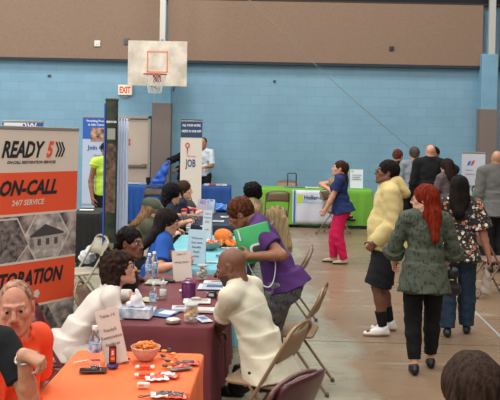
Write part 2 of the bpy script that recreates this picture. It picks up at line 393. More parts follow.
    jw = 1.0 if female else 1.15
    for sg in (-1, 1):
        B.cap(hp3(sg*.050*jw, .0, -.055), hp3(sg*.018, .068, -.095), .017*q*jw, .018*q, .03)
        B.cap(hp3(sg*.040, .060, -.018), hp3(sg*.048, .035, -.012), .020*q, .018*q, .02)
        B.cap(hp3(sg*.012, .082, .026), hp3(sg*.042, .066, .024), .010*q, .009*q, .012)
        B.ell(hp3(sg*.031, .092, .006), (.0132*q, .011*q, .0050*q), Rh, .006, sub=True); B.cap(hp3(sg*.020, .0845, .0145), hp3(sg*.042, .0775, .0125), .0038*q, None, .004)
        B.ell(hp3(sg*.078, -.008, -.004), (.008*q, .018*q, .031*q), Rh @ rotx(-.2) @ rotz(-sg*.35), .008); B.ell(hp3(sg*.086, -.002, .0), (.005*q, .010*q, .018*q), Rh, .004, sub=True)
        B.cap(hp3(sg*.010, .098, -.032), hp3(sg*.015, .090, -.034), .0085*q, .007*q, .006)
        B.ell(hp3(sg*.020, .086, -.060), (.012*q, .010*q, .02*q), Rh, .012)
    B.cap(hp3(0, .084, .018), hp3(0, .110, -.026), .0085*q, .0125*q, .010); B.cap(hp3(0, .070, -.098), hp3(0, .074, -.102), .020*q, .018*q, .02)
    B.ell(hp3(0, .070, -.056), (.027*q, .018*q, .026*q), Rh, .02)
    B.cap(hp3(-.018, .0835, -.055), hp3(.018, .0835, -.055), .0050*q, None, .005); B.cap(hp3(-.016, .0830, -.066), hp3(.016, .0830, -.066), .0058*q, None, .005)
    Oi = O; Ri = Rh
    def hl(X, Y, Z):
        x, y, z = X-Oi[0], Y-Oi[1], Z-Oi[2]; return [(x*Ri[0, i]+y*Ri[1, i]+z*Ri[2, i])/q for i in range(3)]
    def paint(X, Y, Z):
        x, y, z = hl(X, Y, Z); m = np.zeros(len(X), int)
        m[(y > .072) & (np.abs(x) < .023) & (np.abs(z+.0605) < .0085*(1-(x/.025)**2)+.001)] = 1
        m[(y > .05) & (np.abs(x) > .012) & (np.abs(x) < .046) & (np.abs(z-.025-.12*(.03-np.abs(np.abs(x)-.03))) < .0042)] = 2
        if beard: m[(y > .015) & (z < -.045) & (z > -.125) & ~((np.abs(x) < .026) & (np.abs(z+.06) < .011)) & (y+x*0 > .02-(z+.05)*0)] = 3
        return m
    skm = mat(skin, .5, noise=.12, scale=45, bump=.08, bscale=180, key='skin')
    sk2 = srgb(skin); lipc = lip or '#%02x%02x%02x' % tuple(int(int(skin[i:i+2], 16)*f) for i, f in ((1, .92), (3, .80), (5, .80)))
    brc = brow or (hcol if hair not in (None, 'none') else '#4a3528')
    B.mesh('body', [skm, mat(lipc, .4, key='lip'), mat(brc, .8, key='brow'), mat(beard or '#333333', .9, key='beard')], root, paint=paint)
    if eyes:
        for sg in (-1, 1):
            m = MB(); Q = Matrix(Rh.tolist()); c = hp3(sg*.031, .0765, .005)
            nn, mm = 14, 16; vs = []; fs = []
            for i in range(mm+1):
                a = math.pi*i/mm
                for j in range(nn):
                    b = 2*math.pi*j/nn; vs.append(Vector(c.tolist())+Q @ Vector((math.sin(a)*math.cos(b), math.cos(a), math.sin(a)*math.sin(b)))*.0110*q)
            for i in range(mm):
                for j in range(nn): fs.append((i*nn+j, i*nn+(j+1) % nn, (i+1)*nn+(j+1) % nn, (i+1)*nn+j))
            m.add(vs, fs); o = m.build('eye', [EYEW, EYED], root)
            for p_ in o.data.polygons:
                if p_.index < 4*nn and True: p_.material_index = 1
    # ---- hair
    if hair and hair != 'none':
        S = SDF(min(vox, .009)); e = .010
        def cranium(e, low=-.01): S.ell(hp3(0, -.022, .030), (.078*q+e, .096*q+e, .090*q+e), Rh, .01)
        disp = None; facecut = dict(c=(0, .098, -.028), r=(.066, .060, .088))
        if hair == 'curly_bob': facecut = dict(c=(0, .09, -.03), r=(.082, .085, .098))
        if hair == 'buzz': cranium(.0012); disp = None; facecut = dict(c=(0, .11, .015), r=(.085, .105, .14))
        if hair == 'short': cranium(.013); S.cap(hp3(0, -.07, -.03), hp3(0, -.055, -.01), .05*q, .055*q, .02); disp = curls(.004, 90)
        if hair == 'afro_short': cranium(.016); S.cap(hp3(0, -.06, -.02), hp3(0, -.05, 0), .055*q, .06*q, .02); disp = curls(.004, 160)
        if hair == 'afro': S.ell(hp3(0, -.03, .035), (.115, .125, .115), Rh, .01); S.cap(hp3(0, -.09, -.04), hp3(0, -.07, -.02), .06, .07, .02); disp = curls(.012, 70)
        if hair == 'curly_bob':
            cranium(.026)
            for sg in (-1, 1): S.cap(hp3(sg*.06, -.06, .0), hp3(sg*.058, -.06, -.085), .038, .042, .03)
            S.cap(hp3(0, -.08, -.0), hp3(0, -.085, -.09), .06, .06, .04); disp = curls(.014, 62)
        if hair in ('long', 'long_curly', 'long_side'):
            w = .03 if hair == 'long_curly' else .016; cranium(w)
            nb_, f2, x2, u2 = J['nb'], J['f2'], J['x2'], J['u2']; sg0 = 0
            back = nb_-f2*.085; lo_ = J['chest']-f2*(.135*g)-u2*.0
            S.cap(hp3(0, -.07, .0), hp3(0, -.075, -.09), .072*q, .07, .04, (Rh @ A(0, 1, 0), .7))
            if hair == 'long_side': x_off = x2*.075; S.cap(hp3(.03, -.075, -.07), back+x_off*.8, .062, .062, .04, (f2, .55)); S.cap(back+x_off*.8, lo_+x_off-u2*.05, .060, .030, .03, (f2, .55))
            else: S.cap(hp3(0, -.075, -.08), back, .08, .085, .04, (f2, .5)); S.cap(back, lo_+u2*.03, .085, .06, .03, (f2, .42))
            for sg in (-1, 1): S.cap(hp3(sg*.066, -.045, .0), hp3(sg*.066, -.05, -.10), .026+w*.4, .03+w*.3, .02); S.cap(hp3(sg*.066, -.05, -.10), nb_+x2*sg*.075-f2*.03-u2*.05, .03, .028, .02)
            disp = curls(.011, 60) if hair == 'long_curly' else None
            if disp is None:
                def disp(X, Y, Z): return .0012*np.sin(X*260+Y*200+2*np.sin(Z*7))+.0018*np.sin(X*70-Y*60+1.5*np.sin(Z*9))
        if hair in ('ponytail', 'bun', 'updo', 'clip'):
            cranium(.011); disp = lambda X, Y, Z: .002*np.sin(X*180+Z*90+2*np.sin(Y*30))
            if hair == 'ponytail': S.cap(hp3(0, -.11, .02), hp3(0, -.15, -.02), .03, .036, .02); S.cap(hp3(0, -.15, -.02), hp3(.01, -.145, -.15), .036, .02, .02)
            if hair == 'bun': S.ell(hp3(0, -.125, .0), (.045, .04, .045), Rh, .01); disp = curls(.004, 110)
            if hair == 'updo': S.ell(hp3(0, -.10, -.035), (.062, .05, .05), Rh, .02); S.cap(hp3(0, -.05, .095), hp3(0, -.1, .07), .03, .03, .02); disp = curls(.007, 90)
            if hair == 'clip': S.ell(hp3(0, -.10, .045), (.05, .035, .05), Rh, .02); S.cap(hp3(0, -.09, .02), hp3(0, -.10, -.12), .05, .03, .03); S.cap(hp3(0, -.10, -.12), J['nb']-J['f2']*.09-J['u2']*.13, .045, .025, .03); disp = curls(.005, 90)
        if hair == 'ring':   # bald on top, short back and sides
            S.ell(hp3(0, -.022, .0), (.080*q, .098*q, .06*q), Rh, .01); disp = curls(.001, 150); facecut = dict(c=(0, .06, -.02), r=(.1, .07, .1))
        S.ell(hp3(*facecut['c']), tuple(v*q for v in facecut['r']), Rh, .006, sub=True)
        if hair in ('buzz', 'short', 'afro_short', 'ring', 'updo', 'bun', 'ponytail', 'clip'):
            for sg in (-1, 1): S.ell(hp3(sg*.092, .0, -.015), (.028, .036, .042), Rh, .006, sub=True)
        if hair in ('buzz', 'short', 'afro_short', 'ring'): S.cut(hp3(0, -.09, -.055), Rh @ A(0, .35, -1))
        hm = mat(hcol, .6, noise=.6, scale=26, bump=.6, bscale=60, spec=.08, key='hair', stretch=(3, 3, .5) if hair.startswith('long') else (1.5, 1.5, 1.5))
        S.mesh('hair', [hm], root, disp=disp)
    # ---- trousers
    if bottom and lowers:
        S = SDF(max(vox, .007)); o = .014+bottom.get('off', 0); kd = bottom.get('kind', 'pants'); fr = bottom.get('len', 1.96)
        S.cap(J['pel']+J['u1']*.02, J['waist']-J['u1']*.01, (.142 if female else .135)*s*g+o, (.124 if female else .135)*s*g+o, .02, (J['f1'], .76))
        for sg in (-1, 1): S.cap(J['pel']+A(sg*.065*s, -.045*s, -.03), J['pel']+A(sg*.065*s, -.04*s, -.05), .088*s*g+o, None, .03)
        for S_ in 'RL': leg(S, S_, o, fr if kd == 'pants' else bottom.get('len', .95), bottom.get('loose', .012))
        S.cut(J['waist'], J['u1']); S.mesh({'pants': 'trousers', 'shorts': 'shorts'}[kd], [bottom['mat']], root, disp=folds(.003, 34, 30, ph))
    # ---- shoes
    if shoe and lowers:
        for S_, sg in (('R', 1), ('L', -1)):
            S = SDF(min(max(vox, .006), .008)); an = J['an'+S_]; z0 = an[2]-.05*H*.9+.002; x, y = an[0], an[1]; sc = s
            S.cap((x, y-.035*sc, z0+.035), (x+sg*.006, y+.06*sc, z0+.035), .036*sc, .04*sc, .02); S.cap((x+sg*.006, y+.06*sc, z0+.03), (x+sg*.012, y+.165*sc, z0+.02), .042*sc, .030*sc, .02)
            S.cap((x, y-.025*sc, z0+.05), (x, y-.015*sc, z0+.05+(.03 if shoe_sole else .012)), .036*sc, .040*sc, .015)
            if shoe_sole: S.cap((x, y-.005*sc, z0+.062), (x+sg*.004, y+.085*sc, z0+.036), .044*sc, .042*sc, .015)
            S.cut((x, y, z0), (0, 0, -1)); zz = z0
            S.mesh('shoe', [mat(shoe, .45, key='shoe'), mat(shoe_sole or '#0c0c0c', .6, key='sole')], root, paint=lambda X, Y, Z: (Z < zz+.022).astype(int))
            if socks:
                S = SDF(.008); kn = J['kn'+S_]; S.cone(an+(kn-an)*.05, an+(kn-an)*.42, .044*s, .052*s*gl); S.mesh('sock', [socks], root)
    # ---- top
    if top:
        S = SDF(max(vox, .007)); o = .012+top.get('off', 0); sl = top.get('sleeve', .6); lo = top.get('loose', .015); hem = top.get('hem', .06)
        torso(S, o, hips=False)
        r0 = (.118 if female else .132)*s*g+o; rh = (.142 if female else .137)*s*g+o+top.get('flare', .01)+(belly*.3)
        hu = nrm(J['u1']*.5+A(0, 0, 1)) if seated else nrm(J['u1']+A(0, 0, 1)*1.0)
        S.cone(J['waist']+J['u1']*.02, J['pel']-hu*hem+J['f1']*belly*.3, r0+.004, rh, .03, (J['f1'], .80))
        if hem > .04: S.cone(J['pel']+hu*.07-J['f1']*.02, J['pel']-hu*hem-J['f1']*.04, (.112*s)*g+o, (.136*s)*g+o+.014, .03, (J['x1'], 1.22))
        for S_ in 'RL': arm(S, S_, o*.75, sl, loose=lo, k=top.get('k', .012))
        if top.get('hood'):
            for i in range(9):
                a = math.pi*(i/8); a2 = math.pi*((i+1)/8)
                def hpn(t): return J['nb']+J['x2']*math.cos(t)*.105+J['f2']*(.03-math.sin(t)*.11)+J['u2']*(.065*math.sin(t)+.01)
                if i < 8: S.cap(hpn(a), hpn(a2), .030+.016*math.sin(a), .030+.016*math.sin(a2), .02)
            S.cap(J['nb']-J['f2']*.10+J['u2']*.04, J['nb']-J['f2']*.16-J['u2']*.05, .06, .055, .02, (J['x2'], 1.7))
        if top.get('collar'):
            pts = [J['nb']+J['x2']*math.cos(t)*.070*s*gl+J['f2']*math.sin(t)*.066*s*gl+J['u2']*(.034-.018*math.sin(t))+J['f2']*.008 for t in np.linspace(-math.pi*.5-2.6, -math.pi*.5+2.6, 14)]
            cpts = pts
        nr = top.get('neck', .062)*s
        if not top.get('high'): S.ell(J['nb']+J['u2']*.035+J['f2']*(.02+top.get('vneck', 0)), (nr, nr+top.get('vneck', 0), .045), np.stack([J['x2'], J['f2'], J['u2']], 1), .008, sub=True)
        if top.get('collar'):
            for a, b in zip(cpts[:-1], cpts[1:]): S.cap(a, b, .013, None, .004); S.cap(a-J['u2']*.014+nrm(a-J['nb'])*.008, b-J['u2']*.014+nrm(b-J['nb'])*.008, .010, None, .004)
        S.mesh(top.get('name', 'shirt'), [top['mat']], root, disp=folds(top.get('fold', .005)*.75, 27, 24, ph))
    # ---- glasses
    if glasses:
        m = MB(); Q = Matrix(Rh.tolist())
        for sg in (-1, 1):
            m.tube([Vector(hp3(sg*.033+.023*math.cos(a), .104-abs(math.cos(a))*.003, .002+.018*math.sin(a)).tolist()) for a in np.linspace(0, 2*math.pi, 15)[:-1]], .0022, 6, closed=True)
            m.tube([Vector(hp3(sg*.056, .10, .006).tolist()), Vector(hp3(sg*.078, .05, .008).tolist()), Vector(hp3(sg*.082, -.01, .006).tolist())], .002, 6)
        m.tube([Vector(hp3(-.010, .104, .005).tolist()), Vector(hp3(.010, .104, .005).tolist())], .002, 6)
        m.build('glasses', mat(glasses, .3, .3), root)
    return J
def wpt(J, p):
    """local point of a person -> world"""
    r = J['root']; a = r.rotation_euler[2]; c, s = math.cos(a), math.sin(a); return Vector((r.location.x+c*p[0]-s*p[1], r.location.y+s*p[0]+c*p[1], p[2]))
# ------------------------------------------------------------------ the hall
WY = 18.2
def wall_mat():
    m, nt, N, L, b = nodes_mat('painted_block'); b.inputs['Roughness'].default_value = .55
    tc = N.new('ShaderNodeTexCoord'); mp = N.new('ShaderNodeMapping'); mp.inputs['Rotation'].default_value = (R_(90), 0, 0); L.new(tc.outputs['Object'], mp.inputs[0])
    br = N.new('ShaderNodeTexBrick'); br.offset = .5; L.new(mp.outputs[0], br.inputs[0])
    br.inputs['Scale'].default_value = 1; br.inputs['Brick Width'].default_value = .406; br.inputs['Row Height'].default_value = .203; br.inputs['Mortar Size'].default_value = .005; br.inputs['Mortar Smooth'].default_value = .4
    br.inputs['Color1'].default_value = srgb('#7ca3b9'); br.inputs['Color2'].default_value = srgb('#779fb5'); br.inputs['Mortar'].default_value = srgb('#6d94aa'); br.inputs['Bias'].default_value = .1
    no = N.new('ShaderNodeTexNoise'); no.inputs['Scale'].default_value = 1.3; no.inputs['Detail'].default_value = 5; L.new(tc.outputs['Object'], no.inputs[0])
    mx = N.new('ShaderNodeMix'); mx.data_type = 'RGBA'; mx.blend_type = 'MULTIPLY'; L.new(br.outputs['Color'], mx.inputs[6])
    r = N.new('ShaderNodeValToRGB'); r.color_ramp.elements[0].position = .3; r.color_ramp.elements[1].position = .7; r.color_ramp.elements[0].color = (.80, .82, .84, 1); r.color_ramp.elements[1].color = (1, 1, 1, 1)
    L.new(no.outputs[0], r.inputs[0]); L.new(r.outputs[0], mx.inputs[7]); mx.inputs['Factor'].default_value = .6; L.new(mx.outputs[2], b.inputs['Base Color'])
    bm = N.new('ShaderNodeBump'); bm.inputs['Strength'].default_value = .3; bm.inputs['Distance'].default_value = .006; bm.invert = True
    L.new(br.outputs['Fac'], bm.inputs['Height']); L.new(bm.outputs[0], b.inputs['Normal']); return m
def floor_mat():
    m, nt, N, L, b = nodes_mat('worn_sealed_floor')
    tc = N.new('ShaderNodeTexCoord')
    def noise(sc, st, det=5, rot=0):
        mp = N.new('ShaderNodeMapping'); mp.inputs['Scale'].default_value = st; mp.inputs['Rotation'].default_value = (0, 0, rot); L.new(tc.outputs['Object'], mp.inputs[0])
        n = N.new('ShaderNodeTexNoise'); n.inputs['Scale'].default_value = sc; n.inputs['Detail'].default_value = det; n.inputs['Roughness'].default_value = .6; L.new(mp.outputs[0], n.inputs[0]); return n
    def ramp(n, p0, p1, c0, c1):
        r = N.new('ShaderNodeValToRGB'); e = r.color_ramp.elements; e[0].position = p0; e[1].position = p1; e[0].color = c0; e[1].color = c1; L.new(n.outputs[0], r.inputs[0]); return r
    def mix(a, bb, f):
        x = N.new('ShaderNodeMix'); x.data_type = 'RGBA'
        for sck, v in ((6, a), (7, bb)):
            if isinstance(v, tuple): x.inputs[sck].default_value = v
            else: L.new(v, x.inputs[sck])
        if isinstance(f, float): x.inputs[0].default_value = f
        else: L.new(f, x.inputs[0])
        return x.outputs[2]
    W = (1, 1, 1, 1); K = (0, 0, 0, 1)
    base = mix(srgb('#8d8d7f'), srgb('#9a917a'), ramp(noise(.5, (1, 1, 1)), .35, .65, K, W).outputs[0])
    # the finish is more worn and browner towards the right side of the hall
    sx = N.new('ShaderNodeSeparateXYZ'); L.new(tc.outputs['Object'], sx.inputs[0])
    ad = N.new('ShaderNodeMath'); ad.operation = 'MULTIPLY_ADD'; L.new(sx.outputs[0], ad.inputs[0]); ad.inputs[1].default_value = .55
    n0 = noise(.8, (1, .6, 1)); L.new(n0.outputs[0], ad.inputs[2]); rr = ramp(ad, .9, 2.5, K, W)
    base = mix(base, srgb('#87705a'), rr.outputs[0])
    base = mix(base, srgb('#7a6450'), ramp(noise(1.1, (.35, 3.2, 1), 8), .54, .74, K, (.75, .75, .75, 1)).outputs[0])
    base = mix(base, srgb('#b9b7a6'), ramp(noise(1.6, (.5, 2.5, 1), 6, .2), .58, .75, K, (.5, .5, .5, 1)).outputs[0])
    base = mix(base, srgb('#7c7868'), ramp(noise(14, (1, 1, 1), 6), .62, .8, K, (.35, .35, .35, 1)).outputs[0])
    L.new(base, b.inputs['Base Color'])
    rg = ramp(noise(2.2, (1, 2, 1)), .3, .7, (.22, .22, .22, 1), (.42, .42, .42, 1)); L.new(rg.outputs[0], b.inputs['Roughness'])
    n2 = noise(3, (1, 1, 1), 3); bm = N.new('ShaderNodeBump'); bm.inputs['Strength'].default_value = .12; bm.inputs['Distance'].default_value = .02; L.new(n2.outputs[0], bm.inputs['Height']); L.new(bm.outputs[0], b.inputs['Normal'])
    return m
def struct(name, m, mats, **k): return tag(m.build(name, mats, None, smooth=False, **k), kind='structure')
st = lambda o: tag(o, kind='structure')
struct('floor', MB().box((0, 9, -.05), (24, 21, .1)), floor_mat())
wm = wall_mat(); struct('wall_back', MB().box((0, WY+.1, 3.0), (24, .2, 6.2)), wm)
struct('ceiling', MB().box((0, 9, 8.3), (24, 21, .1)), mat('#14161c', .9))
navy = mat('#0a0d16', .8)
struct('trim_1', MB().box((0, WY-.03, 6.4), (24, .06, 3.45)), navy)              # dark upper wall above the panels
tan = mat('#87705f', .95, noise=.12, scale=60, bump=.25, bscale=120)
tanpanel = [(-12, -1.95), (-1.83, 5.02), (5.42, 12)]
for i, (a, b_) in enumerate(tanpanel): struct('trim_%d' % (i+2), MB().box(((a+b_)/2, WY-.07, 4.02), (b_-a, .14, 1.32)), tan, bevel=.01)
struct('trim_5', MB().box((0, WY-.08, 3.33), (24, .16, .05)), mat('#23303b', .8))     # dark strip standing in for the shadow line under the panels
struct('trim_6', MB().box((0, WY-.05, 4.70), (24, .10, .05)), mat('#3a2c22', .8))
bluep = mat('#74a0b8', .5, noise=.05, scale=4)
granite = mat('#7b6f69', .9, noise=.22, scale=90, bump=.3, bscale=150)
def pillar(n, x0, x1, zt, name):
    struct('trim_%d' % n, MB().box(((x0+x1)/2, WY-.16, zt/2+1.2), (x1-x0-.03, .30, zt-2.4)), bluep, bevel=.012)
    struct('trim_%d' % (n+1), MB().box(((x0+x1)/2, WY-.17, 1.215), (x1-x0, .33, 2.43)), granite, bevel=.01)
p1 = at(152, 120, WY-.3).x, at(171, 120, WY-.3).x; p2 = at(479.5, 140, WY-.3).x, at(497, 140, WY-.3).x
pillar(7, p1[0], p1[1], 3.0, 'left'); pillar(9, p2[0], p2[1], 3.62, 'right')
struct('trim_11', MB().box((p2[0]+.24, WY-.2, 5.1), (.14, .1, 3.2)), mat('#b4b4ae', .5), bevel=.01)   # steel column above the right pillar
# door with panic bar
dx0, dx1 = at(109, 150, WY).x, at(150.5, 150, WY).x; dc = (dx0+dx1)/2; dw = dx1-dx0
beige = mat('#b9a999', .5, noise=.04, scale=3)
door = st(MB().box((dc, WY-.03, 1.03), (dw-.1, .05, 2.06)).build('door_1', beige, smooth=False, bevel=.005))
fr = MB()
fr.box((dx0+.02, WY-.05, 1.07), (.06, .1, 2.14)).box((dx1-.02, WY-.05, 1.07), (.06, .1, 2.14)).box((dc, WY-.05, 2.11), (dw+.02, .1, .06)); fr.build('door_frame', mat('#9d9389', .5), door, smooth=False, bevel=.005)
MB().rbox((dc, WY-.10, 1.05), (dw*.8, .06, .05)).box((dc-dw*.36, WY-.07, 1.05), (.1, .05, .09)).box((dc+dw*.36, WY-.07, 1.05), (.1, .05, .09)).build('push_bar', mat('#85786c', .4, .4), door, label='dull metal panic bar')
rs = MB(); p = at(112, 140, WY-.06)
for dz in (.05, -.03): rs.box((at(128.5, 143, WY).x-.0, WY-.058, p.z+dz-.05), (.10, .004, .065))
rs.build('notice', mat('#b04a44', .6), door, smooth=False, label='small red notice on the door')
# exit sign
c = at(125.5, 90, WY); ex = empty('exit_sign', (c.x, WY, c.z-.11), 0, 'lit white exit sign with red letters above the door', 'sign')
MB().rbox((0, -.04, .11), (.30, .08, .22), .01).build('sign_box', mat('#d9cdb4', .5, emit=.25), ex)
text('EXIT', .19, (0, -.083, .045), mat('#c23a2c', .5, emit=.3, key='e'), ex, bold=.006, align='CENTER', width=.24)
MB().box((0, -.02, -.03), (.12, .03, .05)).build('mounting', mat('#8a9aa4'), ex, smooth=False)
# small wall fittings
def fitting(px, py, w, h, col, name, label, cat, Y=WY, d=.03):
    c = at(px, py, Y); e = empty(name, (c.x, Y, c.z), 0, label, cat); MB().rbox((0, -d/2, 0), (w, d, h), .01).build('plate', mat(col, .5), e)
    MB().rbox((0, -d-.004, 0), (w*.4, .008, h*.4), .004).build('cover', mat(col, .4, noise=.3, key='f'), e)
fitting(97.5, 43.5, .13, .13, '#d6d2cc', 'junction_box', 'small white box fixed on the brown panel left of the backboard', 'wall box', WY-.14)
fitting(49.5, 75.8, .07, .05, '#40474d', 'wall_bolt', 'small dark bolt on the blue block wall at far left', 'bolt')
fitting(274.5, 81.3, .06, .05, '#3c454d', 'wall_bolt', 'small dark bolt on the blue block wall in the middle', 'bolt')
fitting(126.8, 41.5, .12, .13, '#4e5358', 'junction_box', 'small grey box just left of the backboard top corner', 'wall box', WY-.14)
fitting(391.5, 64-15.5, .1, .09, '#2b2c30', 'junction_box', 'small black box on the right part of the brown panel', 'wall box', WY-.14)
# basketball hoop
BY = 16.9
bb = empty('basketball_hoop', (at(157.5, 64, BY).x, BY, 0), 0, 'white basketball backboard with orange hoop hung above the exit door', 'basketball hoop')
z0, z1 = at(157, 86, BY).z, at(157, 41, BY).z; zc = (z0+z1)/2; bw = 1.2; bh = z1-z0
MB().box((0, 0, zc), (bw, .03, bh)).build('backboard', mat('#c9bdaa', .6, noise=.25, scale=3, col2='#d8cfc0'), bb, smooth=False, bevel=.004)
sq = MB(); zs = at(157, 72, BY).z; sw, sh_ = .40, .41
for (x, z, w, h) in ((-sw/2, zs+sh_/2, .022, sh_), (sw/2, zs+sh_/2, .022, sh_), (0, zs, sw+.022, .022), (0, zs+sh_, sw+.022, .022)): sq.box((x, -.017, z), (w, .004, h))
sq.build('target_square', mat('#d8703f', .5), bb, smooth=False, label='orange painted square')
rm = mat('#a43c30', .45); ring = MB(); rz = at(157, 74.5, BY-.3).z
ring.tube([(.228*math.cos(a), -.38+.228*math.sin(a), rz) for a in np.linspace(0, 2*math.pi, 33)[:-1]], .010, 8, closed=True); ring.build('rim', rm, bb)
MB().box((0, -.08, rz-.01), (.16, .14, .02)).box((0, -.022, rz-.06), (.16, .012, .16)).build('rim_bracket', rm, bb, smooth=False)
net = MB(); prof = [(.226, 0), (.20, -.08), (.175, -.16), (.15, -.24), (.135, -.32), (.13, -.38)]
for k in range(12):
    for sg in (-1, 1): net.tube([(r*math.cos(k*math.pi/6+sg*i*math.pi/12), -.38+r*math.sin(k*math.pi/6+sg*i*math.pi/12), rz+z) for i, (r, z) in enumerate(prof)], .0045, 5)
net.build('net', mat('#c9c4ba', .9), bb)
psm = mat('#bdb9b2', .5)
MB().box((.07, .25, z1+1.0), (.12, .12, 3.0)).build('support_pole', psm, bb, smooth=False, bevel=.01)
br = MB()
for x in (-.45, .45): br.tube([(x*.8, .02, z0+.1), (x*.3+.1, 1.1, z0-.35+.3)], .018)
br.tube([(-.4, .04, zc), (.5, .04, zc)], .02).tube([(.07, .25, z1+.1), (.07, .04, z1-.2)], .03); br.build('support_bracket', mat('#5d6e7a', .5, .3), bb)
# cable hanging from the ceiling to the wall
c0, c1 = at(246, -3, 15.5), at(432, 166, 17.9)
tag(MB().tube([c0.lerp(c1, t)-Vector((0, 0, .10*math.sin(math.pi*t))) for t in np.linspace(0, 1, 24)], .006, 6).build('cable', mat('#9a968c', .6)), 'thin cable slanting down across the blue wall from the ceiling', 'cable')
# floor joints
g0, g1 = G(300, 340.5), G(500, 346); jm = mat('#4d4a40', .8)
dj = (g1-g0).normalized(); a_, b_ = g0-dj*6, g0+dj*6; ang = math.atan2(dj.y, dj.x)
def joint(c, L_, w, rot, n, col='#56503f'): struct('trim_%d' % n, MB().box((c[0], c[1], .0008), (L_, w, .0016), Matrix.Rotation(rot, 3, 'Z')), mat(col, .7))
joint(g0, 12, .012, ang, 12)
h0, h1 = G(466, 303), G(500, 336); dh = (h1-h0).normalized(); joint((h0+h1)/2, 3.2, .022, math.atan2(dh.y, dh.x), 13, '#8e9a9a')
# ------------------------------------------------------------------ lights
def area(loc, sx, sy, e, col=(1, .96, .9), rot=(0, 0, 0)):
    l = bpy.data.lights.new('lamp', 'AREA'); l.shape = 'RECTANGLE'; l.size = sx; l.size_y = sy; l.energy = e; l.color = col
    o = bpy.data.objects.new('area_light', l); COL.objects.link(o); o.location = loc; o.rotation_euler = rot
for x in (-6, -1.5, 3, 7.5):  # ceiling lamps of the hall
    for y in (0.5, 5.5, 10.5, 15): area((x, y, 7.6), 1.6, 1.6, {-6: 225, -1.5: 200, 3: 155, 7.5: 115}[x])
area((-9.5, 3, 4.5), 6, 3, 330, (1, .97, .93), (0, R_(-65), 0)); area((-9.5, 12.5, 4.5), 6, 3, 300, (.85, .93, 1), (0, R_(-70), 0))        # daylight coming in from the left, not ceiling lamps
area((-1, -3.5, 5.2), 6, 2, 260, (1, .96, .92), (R_(55), 0, 0))  # front light above and behind the camera, not a ceiling lamp
w = bpy.data.worlds.new('world'); bpy.context.scene.world = w; w.use_nodes = True; w.node_tree.nodes['Background'].inputs[0].default_value = (.62, .70, .82, 1); w.node_tree.nodes['Background'].inputs[1].default_value = .16
vs = bpy.context.scene.view_settings; vs.view_transform = 'Standard'; vs.look = 'None'; vs.exposure = 0; vs.gamma = 1
# ------------------------------------------------------------------ furniture builders
metal_tan = mat('#7d6853', .38, .35); 
def folding_chair(loc, rz, label, col='#86705a', group=None, seatcol=None, metal=.3, pad=False):
    m = mat(col, .4, metal, key='ch'); e = empty('folding_chair', (loc[0], loc[1], 0), rz, label, 'chair', group); w = .215
    b = MB()    # front legs running up into the back hoop
    P = [(-w, .24, .012), (-w, -.03, .46), (-w, -.17, .70)]
    for i in range(9):
        a = math.pi*i/8; P.append((-w*math.cos(a)*1.0, -.205-.012*math.sin(a), .76+.065*math.sin(a)))
    P += [(w, -.17, .70), (w, -.03, .46), (w, .24, .012)]
    b.tube(P, .0125, 10); b.build('front_frame', m, e)
    for sg in (-1, 1): MB().tube([(sg*(w-.03), .06, .45), (sg*(w-.025), -.27, .012)], .011, 10).build('leg', m, e)
    cb = MB(); cb.tube([(-w, .19, .10), (w, .19, .10)], .008).tube([(-w+.03, -.22, .10), (w-.03, -.22, .10)], .008); cb.build('crossbar', m, e)
    for x, y in ((-w, .24), (w, .24), (-w+.025, -.27), (w-.025, -.27)): MB().lathe([(.014, 0), (.017, .004), (.016, .03), (.012, .034)], 10, (x, y, 0)).build('foot_cap', mat('#5b5248', .8), e)
    s = MB(); s.rbox((0, .04, .447), (.385, .39, .026), .05, 6); s.build('seat', mat(seatcol or col, .5, metal*.6, key='st'), e)
    bk = MB(); T_ = .012
    def fb(u, v, off): x = (u-.5)*2*(w-.006); bow = -.035*(1-(2*u-1)**2); z = .625+v*.15; y = -.145-(z-.64)*.42+bow; return (x, y+off, z-.018*(2*u-1)**2*(1-v)+.012*(1-(2*u-1)**2)*v)
    bk.sheet(10, 3, lambda u, v: fb(u, v, 0)); bk.build('backrest', mat(seatcol or col, .45, metal*.6, key='st'), e, solid=T_)
    return e
def folding_table(loc, rz, L_, W_, label, group=None):
    e = empty('folding_table', loc, rz, label, 'table', group); z = .735
    MB().rbox((0, 0, z), (W_, L_, .03), .04, 5).build('tabletop', mat('#cfcac0', .6), e); lm = mat('#6b6e70', .4, .6)
    for sy in (-1, 1):
        for sx in (-1, 1): MB().tube([(sx*W_*.36, sy*L_*.36, .0), (sx*W_*.36, sy*L_*.36, z)], .014).build('leg', lm, e)
        MB().tube([(-W_*.36, sy*L_*.36, .3), (W_*.36, sy*L_*.36, .3)], .01).build('crossbar', lm, e)
    return e
